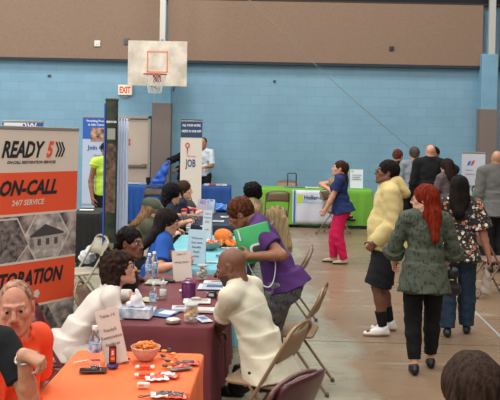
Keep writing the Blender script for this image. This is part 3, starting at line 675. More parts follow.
def cloth(loc, rz, L_, W_, col, label, drop=.68, amp=.02, name='tablecloth', rough=.75, z=.755, waves=26, m=None, group=None, grow=.012):
    n = 220; per = []; r = .035; hx, hy = W_/2+grow, L_/2+grow
    tot = 2*(hx*2+hy*2)
    def P(t, r=r):
        # rounded rectangle by arclength parameter
        segs = [((-hx+r, -hy), (hx-r, -hy), (hx-r, -hy+r), -90), ((hx, -hy+r), (hx, hy-r), (hx-r, hy-r), 0), ((hx-r, hy), (-hx+r, hy), (-hx+r, hy-r), 90), ((-hx, hy-r), (-hx, -hy+r), (-hx+r, -hy+r), 180)]
        Ls = []
        for a, b, c, an in segs: Ls += [math.dist(a, b), r*math.pi/2]
        d = (t % 1)*sum(Ls)
        for i, l in enumerate(Ls):
            if d <= l or i == 7: break
            d -= l
        a, b, c, an = segs[i//2]
        if i % 2 == 0:
            k = d/l; nx, ny = ((0, -1), (1, 0), (0, 1), (-1, 0))[i//2]; return a[0]+(b[0]-a[0])*k, a[1]+(b[1]-a[1])*k, nx, ny, 0
        th = R_(an)+math.pi/2*d/l; return c[0]+r*math.cos(th), c[1]+r*math.sin(th), math.cos(th), math.sin(th), 1
    rows = []; zs = [(z, -.03), (z, -.012), (z-.003, -.004), (z-.010, 0)]+[(z-.01-drop*(k/10), 0) for k in range(1, 11)]
    pts = [P(i/n) for i in range(n)]; vs = []
    for j, (zz, ins) in enumerate(zs):
        f = max(0, (z-.01-zz)/drop)
        for i, (x, y, nx, ny, cr) in enumerate(pts):
            t = i/n; q = amp*f**.8*(math.sin(t*2*math.pi*waves+1.3*math.sin(t*40))+.6*math.sin(t*2*math.pi*waves*.43+1))+.04*f*(1.0 if cr else .4)*f
            vs.append((x+nx*(ins+q), y+ny*(ins+q), zz))
    fs = [(j*n+i, j*n+(i+1) % n, (j+1)*n+(i+1) % n, (j+1)*n+i) for j in range(len(zs)-1) for i in range(n)]
    fs = [tuple(reversed(f)) for f in fs]; fs.append(tuple(range(n)))
    b = MB(); b.add(vs, fs); mm = m or mat(col, rough, noise=.10, scale=3, bump=.15, bscale=14, key='cloth')
    o = b.build(name, mm, None); o.location = loc; o.rotation_euler = (0, 0, R_(rz)); return tag(o, label, 'tablecloth', group)
ROT = -2.4; DX = math.tan(R_(2.4)); XL = lambda Y: -.87+DX*(Y-7.22)
def row_table(y0, y1, W_, col, desc, tdesc, xl=0, **k):
    Lc = (y1-y0); yc = (y0+y1)/2; xc = XL(yc)+xl+W_/2
    folding_table((xc, yc, 0), ROT, Lc-.02, W_-.02, tdesc); cloth((xc, yc, 0), ROT, Lc, W_, col, desc, **k); return xc, yc
row_table(3.02, 4.80, .72, '#e26730', 'bright orange tablecloth on the nearest table', 'folding table hidden beneath the bright orange tablecloth', amp=.014)
row_table(5.42, 7.22, .72, '#6a2c33', 'dark maroon tablecloth on the second table from the front', 'folding table hidden beneath the maroon tablecloth', amp=.014)
row_table(7.50, 9.65, .74, '#6cb0bd', 'light turquoise tablecloth on the table behind the maroon one', 'folding table hidden beneath the light turquoise tablecloth', amp=.015)
row_table(10.6, 12.9, .72, '#1d2740', 'navy blue tablecloth behind the turquoise table', 'folding table hidden beneath the navy tablecloth', xl=0, amp=.02)
# far tables
def far_table(px0, px1, Y, dep, col, desc, tdesc, **k):
    x0, x1 = at(px0, 185, Y).x, at(px1, 185, Y).x
    folding_table(((x0+x1)/2, Y+dep/2, 0), 90, x1-x0-.02, dep-.02, tdesc); return cloth(((x0+x1)/2, Y+dep/2, 0), 90, x1-x0, dep, col, desc, **k)
far_table(122, 159, 16.4, .74, '#1c55a5', 'royal blue tablecloth in front of the exit door', 'folding table hidden beneath the royal blue cloth by the exit door', amp=.02)
far_table(173, 230, 16.4, .72, '#1b4a90', 'deep blue tablecloth behind the white JOB banner', 'folding table hidden beneath the deep blue cloth behind the JOB banner', amp=.015)
far_table(256, 373, 16.3, .74, '#6dab33', 'lime green tablecloth by the back wall', 'long folding table hidden beneath the lime green cloth', amp=.012)
far_table(72, 99, 11.6, .74, '#1b1c1c', 'black tablecloth on the table behind the orange and white banner', 'folding table hidden beneath the black cloth at the left', amp=.015)
# ------------------------------------------------------------------ the people
def fab(col, key='fab', noise=.08, sc=8, rough=.85, bump=.25): return mat(col, rough, noise=noise, scale=sc, bump=bump, bscale=26, key=key, spec=.25)
def tt(px, py, z=.80): v = G(px, py, z); return ('t', v.x, v.y, v.z)
leaf = blotch('leaf_print', '#434a3b', [('#23281f', 34, .30, 3.1, (1, 1, .42)), ('#262b22', 30, .27, 7.7, (.5, 1, 1))])
floral = blotch('floral_print', '#17171b', [('#cfc5ba', 17, .30, 1.3, (1, 1, 1)), ('#b5644c', 15, .26, 5.1, (1, 1, 1)), ('#6a7340', 22, .22, 8.3, (1, 1, 1)), ('#cf9f72', 30, .2, 2.2, (1, 1, 1)), ('#1b1b20', 52, .2, 4.2, (1, 1, 1))])
plaid = blotch('grey_plaid', '#5b5c60', [('#35363a', 40, .34, 1.1, (1, 1, .25)), ('#7d7e80', 34, .22, 4.4, (.3, 1, 1))])
BLK = fab('#17171a', 'blk'); DEN = fab('#27384a', 'den', .2, 30)
brown1, brown2, light1, light2 = '#6f4530', '#8a5a40', '#c48d73', '#cf9c84'
man_o = person('man in an orange polo shirt with cropped grey hair, seated and looking at the camera', H=1.76, yaw=-114, g=1.04, skin='#bd7f66', seated=True, lean=6, hy=-56, hp=6, hr=4, head=(16, 307),
    hair='buzz', hcol='#9a735f', top=dict(mat=fab('#e2502c', 'orp'), sleeve=.72, collar=True, hem=.12, off=.008, name='polo_shirt'), bottom=dict(mat=BLK), vox=.005, brow='#9a6e58', belly=.03, RH=(.14, .30, .58), LH=(-.17, .18, .56), hs=1.02)
man_b = person('person in a black short-sleeved shirt at the left edge, wearing a watch', H=1.74, yaw=-14, g=1.05, skin='#b98467', lean=5, hy=-10, hp=0, head=(-27, 297, 3.42), hair='short', hcol='#1a1614',
    top=dict(mat=BLK, sleeve=.70, hem=.1, name='t_shirt', neck=.06), bottom=dict(mat=BLK), vox=.005, RH=('px', 23, 354, 3.20), Rp=('w', .45, -.15, -1), Rd=('w', .86, .05, -.42), Rn=('w', -.1, .3, -1), Rcurl=.75, LH=(-.15, .45, .80), eyes=False)
woman_w = person('woman in a white sweater with curly dark hair and glasses, leaning on the maroon table', H=1.64, yaw=-78, g=1.0, female=True, skin=light1, seated=True, lean=36, hy=-6, hp=-12, head=(120, 269), hair='curly_bob', hcol='#2e201a',
    top=dict(mat=fab('#d5cdc4', 'swe', .05), sleeve=1.93, hem=.08, off=.006, loose=.010, name='sweater', fold=.004), bottom=dict(mat=fab('#c9c0b6', 'wh')), glasses='#3a3f55', vox=.005, RH=tt(127, 306, .80), LH=tt(133, 296, .80), Rp=A(.9, -.3, -.5), Lp=A(-.9, -.2, -.4), Rd=('w', .8, -.1, .0), Ld=('w', .5, -.7, 0), Rn=A(0, 0, -1), Ln=A(0, 0, -1), Rcurl=.8, Lcurl=.8)
woman_k = person('woman with dark hair pinned up, in a dark top, listening beside the woman in white', H=1.64, yaw=-88, g=1.0, female=True, skin='#744836', seated=True, lean=16, hy=-30, hp=0, head=(131, 243), hair='updo', hcol='#14100f',
    top=dict(mat=fab('#1b1a1e', 'kt'), sleeve=.9, name='top'), bottom=dict(mat=BLK), vox=.007, RH=tt(150, 285, .66), LH=(-.15, .36, .68))
woman_bl = person('woman in a royal blue top with long dark hair and glasses at the turquoise table', H=1.64, yaw=-84, g=1.12, female=True, skin=light1, seated=True, lean=14, hy=-4, hp=12, head=(168, 222), hair='long', hcol='#21191a',
    top=dict(mat=fab('#1f4e9b', 'rb'), sleeve=.75, off=.012, name='top'), bottom=dict(mat=BLK), glasses='#55504f', vox=.008, RH=tt(180, 264, .84), LH=tt(186, 257, .86), Rp=A(.6, -.3, -.9), Rn=A(-1, 0, -.2), Ln=A(1, 0, -.2))
woman_g = person('person in olive jacket and green cap behind the woman in blue', H=1.62, yaw=-80, g=1.05, female=True, skin=light2, seated=True, lean=26, hy=0, hp=20, head=(153, 210), hair='long', hcol='#8a6a4c',
    top=dict(mat=fab('#51503f', 'oj'), sleeve=1.9, off=.02, name='jacket'), bottom=dict(mat=BLK), vox=.009, RH=tt(172, 236, .8), LH=tt(178, 230, .8))
woman_n = person('woman with long curly black hair in a navy shirt, seated in profile', H=1.66, yaw=-82, g=1.05, female=True, skin=light1, seated=True, lean=10, hy=-4, hp=10, head=(173, 194), hair='long_curly', hcol='#151214',
    top=dict(mat=fab('#1d2638', 'nv'), sleeve=.7, name='shirt'), bottom=dict(mat=BLK), vox=.009, RH=tt(186, 222, .84), LH=tt(190, 216, .84))
woman_s = person('smiling woman with wavy brown hair behind the navy shirted woman', H=1.64, yaw=-86, female=True, skin=light2, seated=True, lean=8, hy=-6, hp=2, head=(184.5, 190), hair='long', hcol='#3d2a22',
    top=dict(mat=fab('#23293a', 'nv2'), sleeve=.7, name='shirt'), bottom=dict(mat=BLK), vox=.009, RH=tt(196, 214, .84), LH=tt(199, 210, .84))
man_w = person('bald man in a cream short-sleeved shirt sitting on a tan folding chair', H=1.74, yaw=66, g=1.06, skin=brown1, seated=True, lean=22, hy=10, hp=20, head=(231, 266), hair='none', beard='#3a2a22',
    top=dict(mat=fab('#c6c1ac', 'cs', .06, 10, .8, .35), sleeve=.80, hem=.09, off=.010, loose=.014, collar=True, flare=.015, fold=.006), bottom=dict(mat=fab('#1c1f29', 'nt')), vox=.005, brow='#2b1a12', RH=tt(207, 279, .82), Rd=('w', -.5, .3, .8), Rn=('w', -.7, 0, -.3), Rcurl=.7,
    LH=('px', 216, 336, 5.75), Lp=('w', .4, -.3, -1), RF=('g', 246, 372), LF=('g', 230, 400), neckf=.02)
woman_p = person('woman in a purple T-shirt and grey patterned trousers, bending over with a green bag', H=1.66, yaw=84, g=1.14, female=True, skin=brown2, lean=24, hy=4, hp=34, head=(240, 214, 6.5), hair='afro_short', hcol='#4f2a1a', neckf=.11,
    top=dict(mat=fab('#4b2a63', 'pu'), sleeve=.62, hem=.05, off=.016, loose=.014, flare=.015, name='t_shirt'), bottom=dict(mat=plaid, off=.012, loose=.02), vox=.005, LH=('px', 250, 256, 6.15), Lp=('w', .9, -.3, -.4), Ld=('w', -1, .15, .1), Ln=('w', 0, 1, -.1), Lcurl=.55,
    RH=('px', 240, 262, 6.9), RF=('g', 274, 386), LF=('g', 252, 381), brow='#2b1a12')
woman_c = person('person with curly black hair and a tan coat seated beyond the purple shirted woman', H=1.64, yaw=72, female=True, skin=brown1, seated=True, lean=10, hp=12, head=(251, 193), hair='afro', hcol='#121011',
    top=dict(mat=fab('#8f7c5f', 'tc'), sleeve=1.9, off=.035, hem=.14, name='coat'), bottom=dict(mat=BLK), vox=.009, RH=tt(238, 232, .84), LH=tt(240, 240, .84))
man_j = person('man in a white shirt behind the tall white banner, forearm raised', H=1.76, yaw=168, skin='#a8714f', head=(203, 143, 17.5), hair='buzz', hcol='#2c211c',
    top=dict(mat=fab('#c3cbd2', 'ws'), sleeve=.9, hem=.02), bottom=dict(mat=BLK), vox=.010, LH=(-.12, .34, 1.10), RH=(.2, .2, 1.0))
man_k = person('person in a black jacket leaning behind the tall white banner, with a blue bag', H=1.74, yaw=160, skin=brown1, lean=26, side=-16, head=(187, 151, 17.5), hair='short', hcol='#141212',
    top=dict(mat=fab('#14161a', 'bj'), sleeve=1.93, off=.03, hem=.08, name='jacket'), bottom=dict(mat=BLK), vox=.010, RH=('px', 165, 163, 17.0), LH=('px', 172, 172, 17.0))
woman_k2 = person('woman in bright pink trousers and a navy blouse with long brown hair, standing', H=1.60, yaw=82, female=True, g=1.12, skin=light1, hy=6, hp=-6, head=(339.5, 168.5, 12.3), hair='clip', hcol='#3a241b', lean=3,
    top=dict(mat=fab('#1d2b55', 'nb'), sleeve=.6, hem=.05, flare=.015, off=.018, name='blouse'), bottom=dict(mat=fab('#c41a4e', 'pk', .05), loose=.012), shoe='#b09a80', vox=.008, LH=(-.15, .28, .70), Lp=A(-.5, -1, -.3), RH=(.12, .28, .68), RF=(.07, .10, 0), LF=(-.06, -.06, 0))
man_v = person('person in a tan patterned vest seated by the green table behind the pink trousers', H=1.72, yaw=-118, g=1.1, skin=light1, seated=True, lean=12, hp=8, head=(343, 170, 15.4), hair='short', hcol='#5a4636',
    top=dict(mat=fab('#8f7e62', 'tv', .3, 30), sleeve=.5, off=.03, hem=.1, name='vest'), bottom=dict(mat=fab('#1a2131', 'dn')), vox=.010, RF=('g', 357, 224), LF=('g', 352, 226), RH=('px', 330, 190, 15.1), LH=(-.05, .22, .66))
man_h = person('man in pale yellow hoodie, black shorts and white trainers standing in profile', H=1.75, yaw=88, g=1.24, skin=brown1, hy=4, hp=-8, head=(386.5, 172.5, 8.28), hair='afro_short', hcol='#161210', lean=0, belly=.035, neckf=.015,
    top=dict(mat=fab('#c6b27c', 'hd', .06, 6, .9, .4), sleeve=1.93, hem=.07, off=.022, loose=.026, hood=True, flare=.03, name='hoodie', high=True, fold=.0045, k=.006), bottom=dict(mat=BLK, kind='shorts', len=.98, loose=.035, off=.012), shoe='#dcd9d2', shoe_sole='#b58f67', socks=fab('#141416', 'sk'), glasses='#2b2622', vox=.005,
    LH=(-.19, .15, .93), Lp=A(-.6, -1, -.1), RH=(.18, .10, .93), Rp=A(.4, -1, -.1), RF=(.11, -.06, 0), LF=(-.11, .04, 0), Lcurl=.9, Rcurl=.9)
woman_r = person('woman with long red hair and glasses in a green leaf-patterned blouse, walking away', H=1.625, yaw=-6, g=1.10, female=True, skin=light2, hy=74, hp=4, head=(424, 199, 7.05), hair='long_side', hcol='#6e1f0d', lean=1,
    top=dict(mat=leaf, sleeve=1.25, hem=.16, off=.018, loose=.045, flare=.035, name='blouse', fold=.006, neck=.105), bottom=dict(mat=fab('#101013', 'bk2'), loose=.004, len=1.86), shoe='#0d0d0f', glasses='#1b1b1d', vox=.005,
    LH=(-.24, .22, .88), RH=(.22, .24, .90), Lp=A(-.6, -1, -.3), Rp=A(.6, -1, -.3), RF=(.085, .12, .0), LF=(-.07, -.10, 0), neckf=.0)
woman_f = person('woman with long black hair in a floral blouse and dark jeans, seen from behind', H=1.63, yaw=-14, g=1.10, female=True, skin='#a8735a', hy=8, hp=12, head=(459, 188, 8.3), hair='long', hcol='#17120f',
    top=dict(mat=floral, sleeve=.85, hem=.10, off=.03, loose=.04, flare=.035, name='blouse'), bottom=dict(mat=DEN, loose=.025), shoe='#1b1b1e', vox=.008, RH=(.30, .03, .80), LH=(-.15, .3, 1.0), RF=(.10, .12, 0), LF=(-.08, -.08, 0))
man_s = person('tall bald man in a black suit jacket with his back turned, in the far group', H=1.86, yaw=-8, g=1.12, skin='#c39077', hp=6, head=(430.5, 152, 13.4), hair='none', brow='#8a6650',
    top=dict(mat=fab('#101114', 'su'), sleeve=1.95, off=.03, hem=.16, flare=.02, collar=True, name='jacket'), bottom=dict(mat=BLK), vox=.009, RH=('px', 443, 180, 13.0), LH=None)
man_g = person('person with short grey hair in a light grey shirt left of the man in black', H=1.72, yaw=-12, g=1.0, skin=light1, head=(414.5, 154, 14.2), hair='short', hcol='#4d4640',
    top=dict(mat=fab('#7c828b', 'gs'), sleeve=1.9, hem=.08, off=.018), bottom=dict(mat=BLK), vox=.010)
woman_h = person('person with reddish brown hair in black, standing at the left of the far group', H=1.68, yaw=-35, female=True, skin=light1, hp=10, head=(398, 156.5, 14.4), hair='short', hcol='#5a3023', glasses='#222222',
    top=dict(mat=fab('#1b1719', 'bt'), sleeve=1.9, off=.02), bottom=dict(mat=BLK), vox=.010, eyes=False, RH=(.1, .3, 1.1), LH=(-.1, .3, 1.05))
man_t = person('person in a pale checked shirt facing the man in black', H=1.76, yaw=160, skin=brown2, head=(434.5, 154, 14.6), hair='short', hcol='#1d1715',
    top=dict(mat=fab('#b9c4d6', 'ck', .2, 50), sleeve=1.9, collar=True), bottom=dict(mat=BLK), vox=.010, LH=(-.1, .3, 1.1))
woman_d = person('woman with long dark brown hair and a dark top right of the man in black', H=1.62, yaw=35, female=True, skin=light1, hp=14, head=(446.5, 167, 12.6), hair='long', hcol='#2a1d19',
    top=dict(mat=fab('#5b5154', 'dt', .3, 30), sleeve=1.9, off=.02), bottom=dict(mat=BLK), vox=.010, LH=(-.1, .3, 1.1), RH=(.1, .3, 1.1))
man_z = person('bald man in a grey blazer and black trousers at the right edge, back turned', H=1.78, yaw=2, g=1.18, skin='#b07f66', hp=2, hy=-10, head=(497, 159, 11.9), hair='none',
    top=dict(mat=fab('#5f5e5c', 'bz', .1, 40), sleeve=1.95, off=.032, hem=.14, flare=.025, collar=True, name='blazer'), bottom=dict(mat=BLK, loose=.02), vox=.008)
kid = person('person in the foreground, only the dark brown hair of the head in view', H=1.70, yaw=12, skin=light1, seated=True, lean=6, hp=6, head=(471, 366, 2.62), hair='long', hcol='#33241c',
    top=dict(mat=fab('#26282e', 'fk'), sleeve=1.9), bottom=dict(mat=BLK), vox=.008, hs=1.02, seat_h=.53)
man_n = person('person in a neon yellow safety vest behind the dark narrow banner', H=1.72, yaw=-150, skin=brown2, head=(107, 150, 12.8), hair='short', hcol='#161313',
    top=dict(mat=fab('#b9d94a', 'ne'), sleeve=.15, off=.015, hem=.02, name='safety_vest'), bottom=dict(mat=BLK), vox=.010)
# ------------------------------------------------------------------ chairs
def pl(J, back=.0):
    r = J['root']; a = r.rotation_euler[2]; return (r.location.x+math.sin(a)*back, r.location.y-math.cos(a)*back), math.degrees(a)
TAN = '#8a7055'; MAR = '#4a1f26'
def chair_for(J, lab, col=TAN, **k): p, a = pl(J, k.pop('back', .02)); return folding_chair(p, a, lab, col, **k)
chair_for(man_w, 'tan metal folding chair under the bald man in the cream shirt')
c = G(297, 330, .45); folding_chair((c.x, c.y), 78, 'empty tan folding chair just behind the seated man in the cream shirt', TAN)
c = at(291, 244, 8.55); folding_chair((c.x, c.y), 84, 'tan folding chair behind the woman in purple, its back to the aisle', '#86705c')
chair_for(woman_c, 'folding chair under the person in the tan coat', '#8d8378')
c = at(277, 189, 15.3); folding_chair((c.x, c.y), 4, 'empty brown folding chair in front of the green table', '#7a6656')
c = at(287, 184, 17.55); folding_chair((c.x, c.y), 176, 'brown folding chair between the green table and the blue wall', '#8a6f5c')
c = G(83, 271, .45); folding_chair((c.x, c.y), 118, 'beige folding chair beside the black covered table, a white bag on it', '#a39a86')
c = G(491, 259, .45); folding_chair((c.x, c.y), -78, 'brown metal folding chair at the right edge beside the man in the blazer', '#7d6357')
c = at(299, 376, 4.12)
mc = folding_chair((c.x-.17, c.y+.22), 52, 'dark maroon chair at the bottom of the picture, only its back showing', '#6b4a48', seatcol=MAR)
for ch in kids(mc):
    if ch.name.startswith('backrest'): ch.scale = (1, 1, 1)
b = MB(); b.sheet(12, 8, lambda u, v: ((u-.5)*.41*(1-.16*v**4), -.155-(v*.30-.02)*.40-.04*(1-(2*u-1)**2), .55+v*(.285-.02*(2*u-1)**2)))
b.build('back_pad', mat(MAR, .35, key='pad'), mc, solid=.02)
c = at(154, 186, 15.5); folding_chair((c.x, c.y), 175, 'dark folding chair in front of the royal blue table', '#3a3230')
chair_for(woman_w, 'maroon chair under the woman in the white sweater', '#7a3f42', seatcol='#5a2229')
chair_for(woman_k, 'folding chair under the woman with pinned up hair', TAN)
chair_for(woman_bl, 'folding chair under the woman in the royal blue top', TAN)
chair_for(woman_g, 'folding chair under the person in the olive jacket', '#97805f')
chair_for(woman_n, 'folding chair under the woman with long curly black hair', TAN)
chair_for(woman_s, 'folding chair under the smiling brown haired woman', TAN)
chair_for(man_o, 'folding chair under the man in the orange polo shirt', TAN)
chair_for(man_v, 'folding chair under the person in the tan vest', TAN)
# ------------------------------------------------------------------ banners
BK = mat('#17181b', .7, key='ink'); WH = mat('#d8d2c8', .6, key='wh'); OR = mat('#dc4f2a', .6, noise=.04, scale=2)
def panel(e, x0, x1, z0, z1, m, name='printed_panel', y=0, d=.003): return MB().box(((x0+x1)/2, y, (z0+z1)/2), (x1-x0, d, z1-z0)).build(name, m, e, smooth=False)
def stand(e, w, col='#8f9092', top=None, depth=.22):
    MB().rbox((w/2, .02, .035), (w+.04, depth, .07), .02).build('base', mat(col, .35, .6), e)
    MB().tube([(w/2, .06, .05), (w/2, .03, top)], .012).build('support_pole', mat('#6f7072', .4, .6), e)
    MB().rbox((w/2, .008, top), (w+.01, .03, .03), .01).build('top_rail', mat('#97938c', .35, .4), e)
# orange and white retractable banner, seen at an angle
dv = Vector((.552, .834, 0)).normalized(); Rb = Vector((at(75, 127, 6.6).x, 6.6, 0)); BW = .98; Lb = Rb-dv*BW
rb = empty('retractable_banner', Lb, math.degrees(math.atan2(dv.y, dv.x)), 'tall orange and white banner stand at the left reading ON-CALL and RESTORATION', 'banner', ry=1.2)
def ub(px, py=200):
    r = ray(px, py); # intersection of the ray's ground track with the banner line
    den = r.x*dv.y-r.y*dv.x; t = (Lb.x*dv.y-Lb.y*dv.x)/den; p = Vector((r.x*t, r.y*t, 0)); return (p-Lb).dot(dv)
stand(rb, BW, top=2.03)
CR = mat('#cdbfb0', .65, key='cream')
z = [2.02, 1.70, 1.385, 1.03, .69, .32, .08]
panel(rb, 0, BW, z[1], z[0], CR); panel(rb, 0, BW, z[2], z[1], OR); panel(rb, 0, BW, z[3], z[2], mat('#54484a', .6, noise=.5, scale=9, col2='#b9aaa2', key='ph'), 'photo_strip')
panel(rb, 0, BW, z[4], z[3], OR); panel(rb, 0, BW, z[5], z[4], mat('#a89c92', .6, noise=.25, scale=12, key='ph2'), 'photo_strip'); panel(rb, 0, BW, z[6], z[5], OR)
for zz in (z[3], z[4], z[2], z[5]): panel(rb, 0, BW, zz-.008, zz+.008, CR, 'border_line', -.002)
F0 = -.0035
def tx(s, x0, x1, zz, size, m, shear=0, bold=.004, lab=None): text(s, size, (x0, F0, zz), m, rb, shear=shear, bold=bold, width=x1-x0, label=lab)
u0 = ub(-4); tx('READY', u0, ub(40), 1.815, .165, BK, .35, .006); tx('5', ub(41.5), ub(49), 1.815, .165, OR, .3, .007)
ar = MB()
for k in range(3):
    x = ub(50.5+k*2.8); h_ = .058; t_ = .016
    ar.prism([(0, h_), (t_, h_), (t_+.028, 0), (t_, -h_), (0, -h_), (.028, 0)], 0, .001, lambda u, v, w, x=x: (x+u, F0-w, 1.872+v))
ar.build('arrow_mark', BK, rb, smooth=False)
tx('ON-CALL RESTORATION SERVICES', ub(2), ub(51), 1.765, .03, BK, .2, .0005)
tx('ON-CALL', ub(-6), ub(52), 1.535, .15, BK, .35, .006); tx('24/7 SERVICE', ub(8), ub(41), 1.455, .058, CR, .2, .001)
tx('RESTORATION', ub(-26), ub(62), .855, .15, BK, .3, .006)
ic = MB(); ic.lathe([(.03, 0), (.03, .001)], 12, (ub(36), F0, .775), Matrix.Rotation(R_(90), 3, 'X'), lambda a, z: .25*math.cos(5*a)); ic.lathe([(.022, 0), (.022, .001)], 12, (ub(28), F0, .775), Matrix.Rotation(R_(90), 3, 'X')); ic.build('icon', CR, rb)
def hexa(cx, cz, r, m, y, name='hexagon_photo'): return MB().prism([(r*math.cos(a), r*1.0*math.sin(a)) for a in [math.pi/3*i for i in range(6)]], 0, .0008, lambda u, v, w: (cx+u, y-w, cz+v)).build(name, m, rb, smooth=False)
ph = mat('#8d8482', .6, noise=.45, scale=14, col2='#c9bfb6', key='h1'); pd = mat('#3c3536', .6, noise=.5, scale=22, col2='#8b807a', key='h2')
def clip_hex(cx, cz, r, zl, zh, m, y, name='hexagon_photo'):
    q = [(cx+r*math.cos(math.pi/3*i), cz+r*math.sin(math.pi/3*i)) for i in range(6)]
    q = [(min(max(x, 0), BW), min(max(v, zl), zh)) for x, v in q]; return MB().prism(q, 0, .0006, lambda u, v, w: (u, y-w, v)).build(name, m, rb, smooth=False)
for (px, cz, m, zl, zh) in ((45, 1.21, ph, z[3], z[2]), (2, 1.16, pd, z[3], z[2]), (36, .5, pd, z[5], z[4]), (66, .56, ph, z[5], z[4])):
    clip_hex(ub(px), cz, .235, zl+.008, zh-.008, CR, -.002, 'hexagon_border'); clip_hex(ub(px), cz, .222, zl+.01, zh-.01, m, -.0028)
hx = ub(45); hs_ = MB(); hs_.prism([(-.17, .02), (-.02, .10), (.17, .03), (.17, .015), (-.17, .005)], 0, .0005, lambda u, v, w: (hx+u, -.0036-w, 1.2+v)); hs_.build('house_roof', mat('#3f393b', .7, key='rf'), rb, smooth=False)
hw = MB(); hw.prism([(-.13, .005), (.15, .01), (.15, -.10), (-.13, -.09)], 0, .0004, lambda u, v, w: (hx+u, -.0036-w, 1.2+v)); hw.build('house_wall', mat('#a79d95', .7, noise=.2, scale=60, key='hw'), rb, smooth=False)
hn = MB()
for k in range(3): hn.box((hx-.08+k*.085, -.0044, 1.165), (.035, .0006, .05))
hn.build('house_window', mat('#4a4445', .6, key='hn'), rb, smooth=False)
# generic flat banners on stands
def banner(px0, px1, Y, top, lab, rz=0, cat='banner', base='#8f9092', wmul=1.0):
    a, b_ = at(px0, 150, Y), at(px1, 150, Y); e = empty('retractable_banner', (a.x, Y, 0), rz, lab, cat); w = (b_.x-a.x)*wmul; stand(e, w, base, top); return e, w
NV = mat('#1c3b66', .6, key='nvy'); LB = mat('#aebbd0', .6, noise=.05, scale=2)
e, w_ = banner(82.5, 126, 15.6, 2.10, 'white and blue banner reading Join Our, behind the dark narrow banner')
panel(e, 0, w_, .08, 2.10, LB); panel(e, 0, w_, 1.69, 2.10, mat('#2257a8', .6, key='hb'), y=-.003, name='header_panel')
wt = mat('#dfe3ea', .6, key='wt'); text('Providing Protection', .055, (.07, -.006, 2.01), wt, e, bold=.001); text('in Safe Communities', .055, (.10, -.006, 1.94), wt, e, bold=.001)
panel(e, .15, .60, 1.64, 1.90, mat('#4c4038', .6, noise=.5, scale=12, col2='#c79a80', key='pp'), 'photo', -.006)
text('Join Our Team', .115, (.10, -.006, 1.49), mat('#27488c', .6, key='j'), e, bold=.003)
dk = mat('#4a5570', .6, key='dkt')
for k, s_ in enumerate(('Great rates', 'Meal - Travel', '& shifts', 'No nights', 'Salary per hr', 'for all roles', 'More paid', 'time off', 'Learn')): text('- '+s_, .062, (.18, -.006, 1.36-k*.105), dk, e)
panel(e, 0, w_, .43, .47, mat('#8b93a8', .6, key='ln'), 'divider', -.003); text('info@staff', .08, (.25, -.006, .30), mat('#5a62a0', .6, key='inf'), e, shear=.3)
# narrow white banner reading JOB
e, w_ = banner(180.5, 202, 15.6, 2.06, 'narrow white banner with navy header reading JOB, behind the navy table')
CRB = mat('#cfc6bb', .6, key='crb'); panel(e, 0, w_, .08, 2.07, CRB); panel(e, 0, w_, 1.75, 2.09, mat('#1f3a5c', .6, key='hd2'), 'header_panel', -.004)
text('ALL YOUR WORK', .06, (w_/2, -.007, 1.96), wt, e, bold=.0015, align='CENTER', width=w_*.86); text('NEEDS IN ONE APP!', .06, (w_/2, -.007, 1.85), wt, e, bold=.0015, align='CENTER', width=w_*.9)
RD = mat('#b8323a', .5, key='rd'); t_ = MB(); t_.tube([(w_*.32+.033*math.cos(a), -.004, 1.60+.045*math.sin(a)) for a in np.linspace(0, 2*math.pi, 17)[:-1]], .011, 6, closed=True); t_.tube([(w_*.32, -.004, 1.55), (w_*.31, -.004, 1.42)], [.014, .004], 6); t_.build('pin_emblem', RD, e)
text('Working', .045, (w_*.3, -.004, 1.385), RD, e, width=w_*.4); text('JOB', .20, (w_*.26, -.004, 1.20), mat('#26466e', .6, key='jb'), e, bold=.006, width=w_*.48)
text('Find', .04, (w_*.28, -.004, .92), RD, e); text('us here', .04, (w_*.14, -.004, .84), RD, e)
# blue banner peeping over the big banner
e, w_ = banner(2, 43, 10.5, 2.03, 'blue topped banner peeping out above the big orange and white banner')
panel(e, 0, w_, .08, 2.03, mat('#2b4f9c', .6, key='bt')); text('NOW', .12, (.12, -.003, 1.94), wt, e, bold=.003); panel(e, .02, .26, 1.97, 2.02, wt, 'stripe', -.002)
# dark narrow banner and white fabric panel
a = at(104, 200, 9.0); tw_ = empty('banner_tower', (a.x+.068, 9.0, 0), 8, 'tall narrow dark green banner edge with blue trim, left of the white curtain', 'banner')
DG = mat('#1d2a20', .7, noise=.5, scale=7, col2='#37402c', key='camo')
MB().rbox((0, .12, 1.16), (.13, .30, 2.26), .02).build('printed_panel', DG, tw_)
MB().box((-.072, .10, 1.16), (.014, .26, 2.2)).build('blue_edge', mat('#2e55b8', .5), tw_, smooth=False, label='bright blue edge trim')
MB().rbox((0, .12, 2.30), (.14, .30, .03), .01).build('top_cap', mat('#2b3328', .5, key='tc'), tw_); MB().rbox((0, .12, .02), (.3, .42, .04), .02).build('base', mat('#26282a', .5), tw_)
text('SERVICES', .03, (-.055, -.034, 2.05), wt, tw_, bold=.001, width=.11)
g_ = MB()
for k, zz in enumerate((1.93, .72, .62)): MB().box((0, -.033, zz), (.085, .004, .12 if k == 0 else .05)).build('light_patch', mat('#8e9488', .6, key='lp'), tw_, smooth=False)
MB().box((0, -.033, 1.45), (.10, .004, .75)).build('photo_print', mat('#2c2620', .7, noise=.6, scale=16, col2='#7a5a48', key='fg'), tw_, smooth=False)
a = at(115.5, 200, 9.05); b_ = at(127, 200, 9.05); cw = b_.x-a.x
cu = empty('curtain_panel', (a.x, 9.05, 0), 0, 'hanging pale grey fabric panel between the dark banner and the exit door', 'curtain')
MB().sheet(60, 12, lambda u, v: (u*(cw+.03*v)-.015*v, .009*math.sin(u*26)+.005*math.sin(u*61+1)+.01*v*math.sin(u*9), 2.08*(1-v)+.02)).build('fabric', mat('#b5bfd2', .8, noise=.05, scale=5), cu, solid=.004)
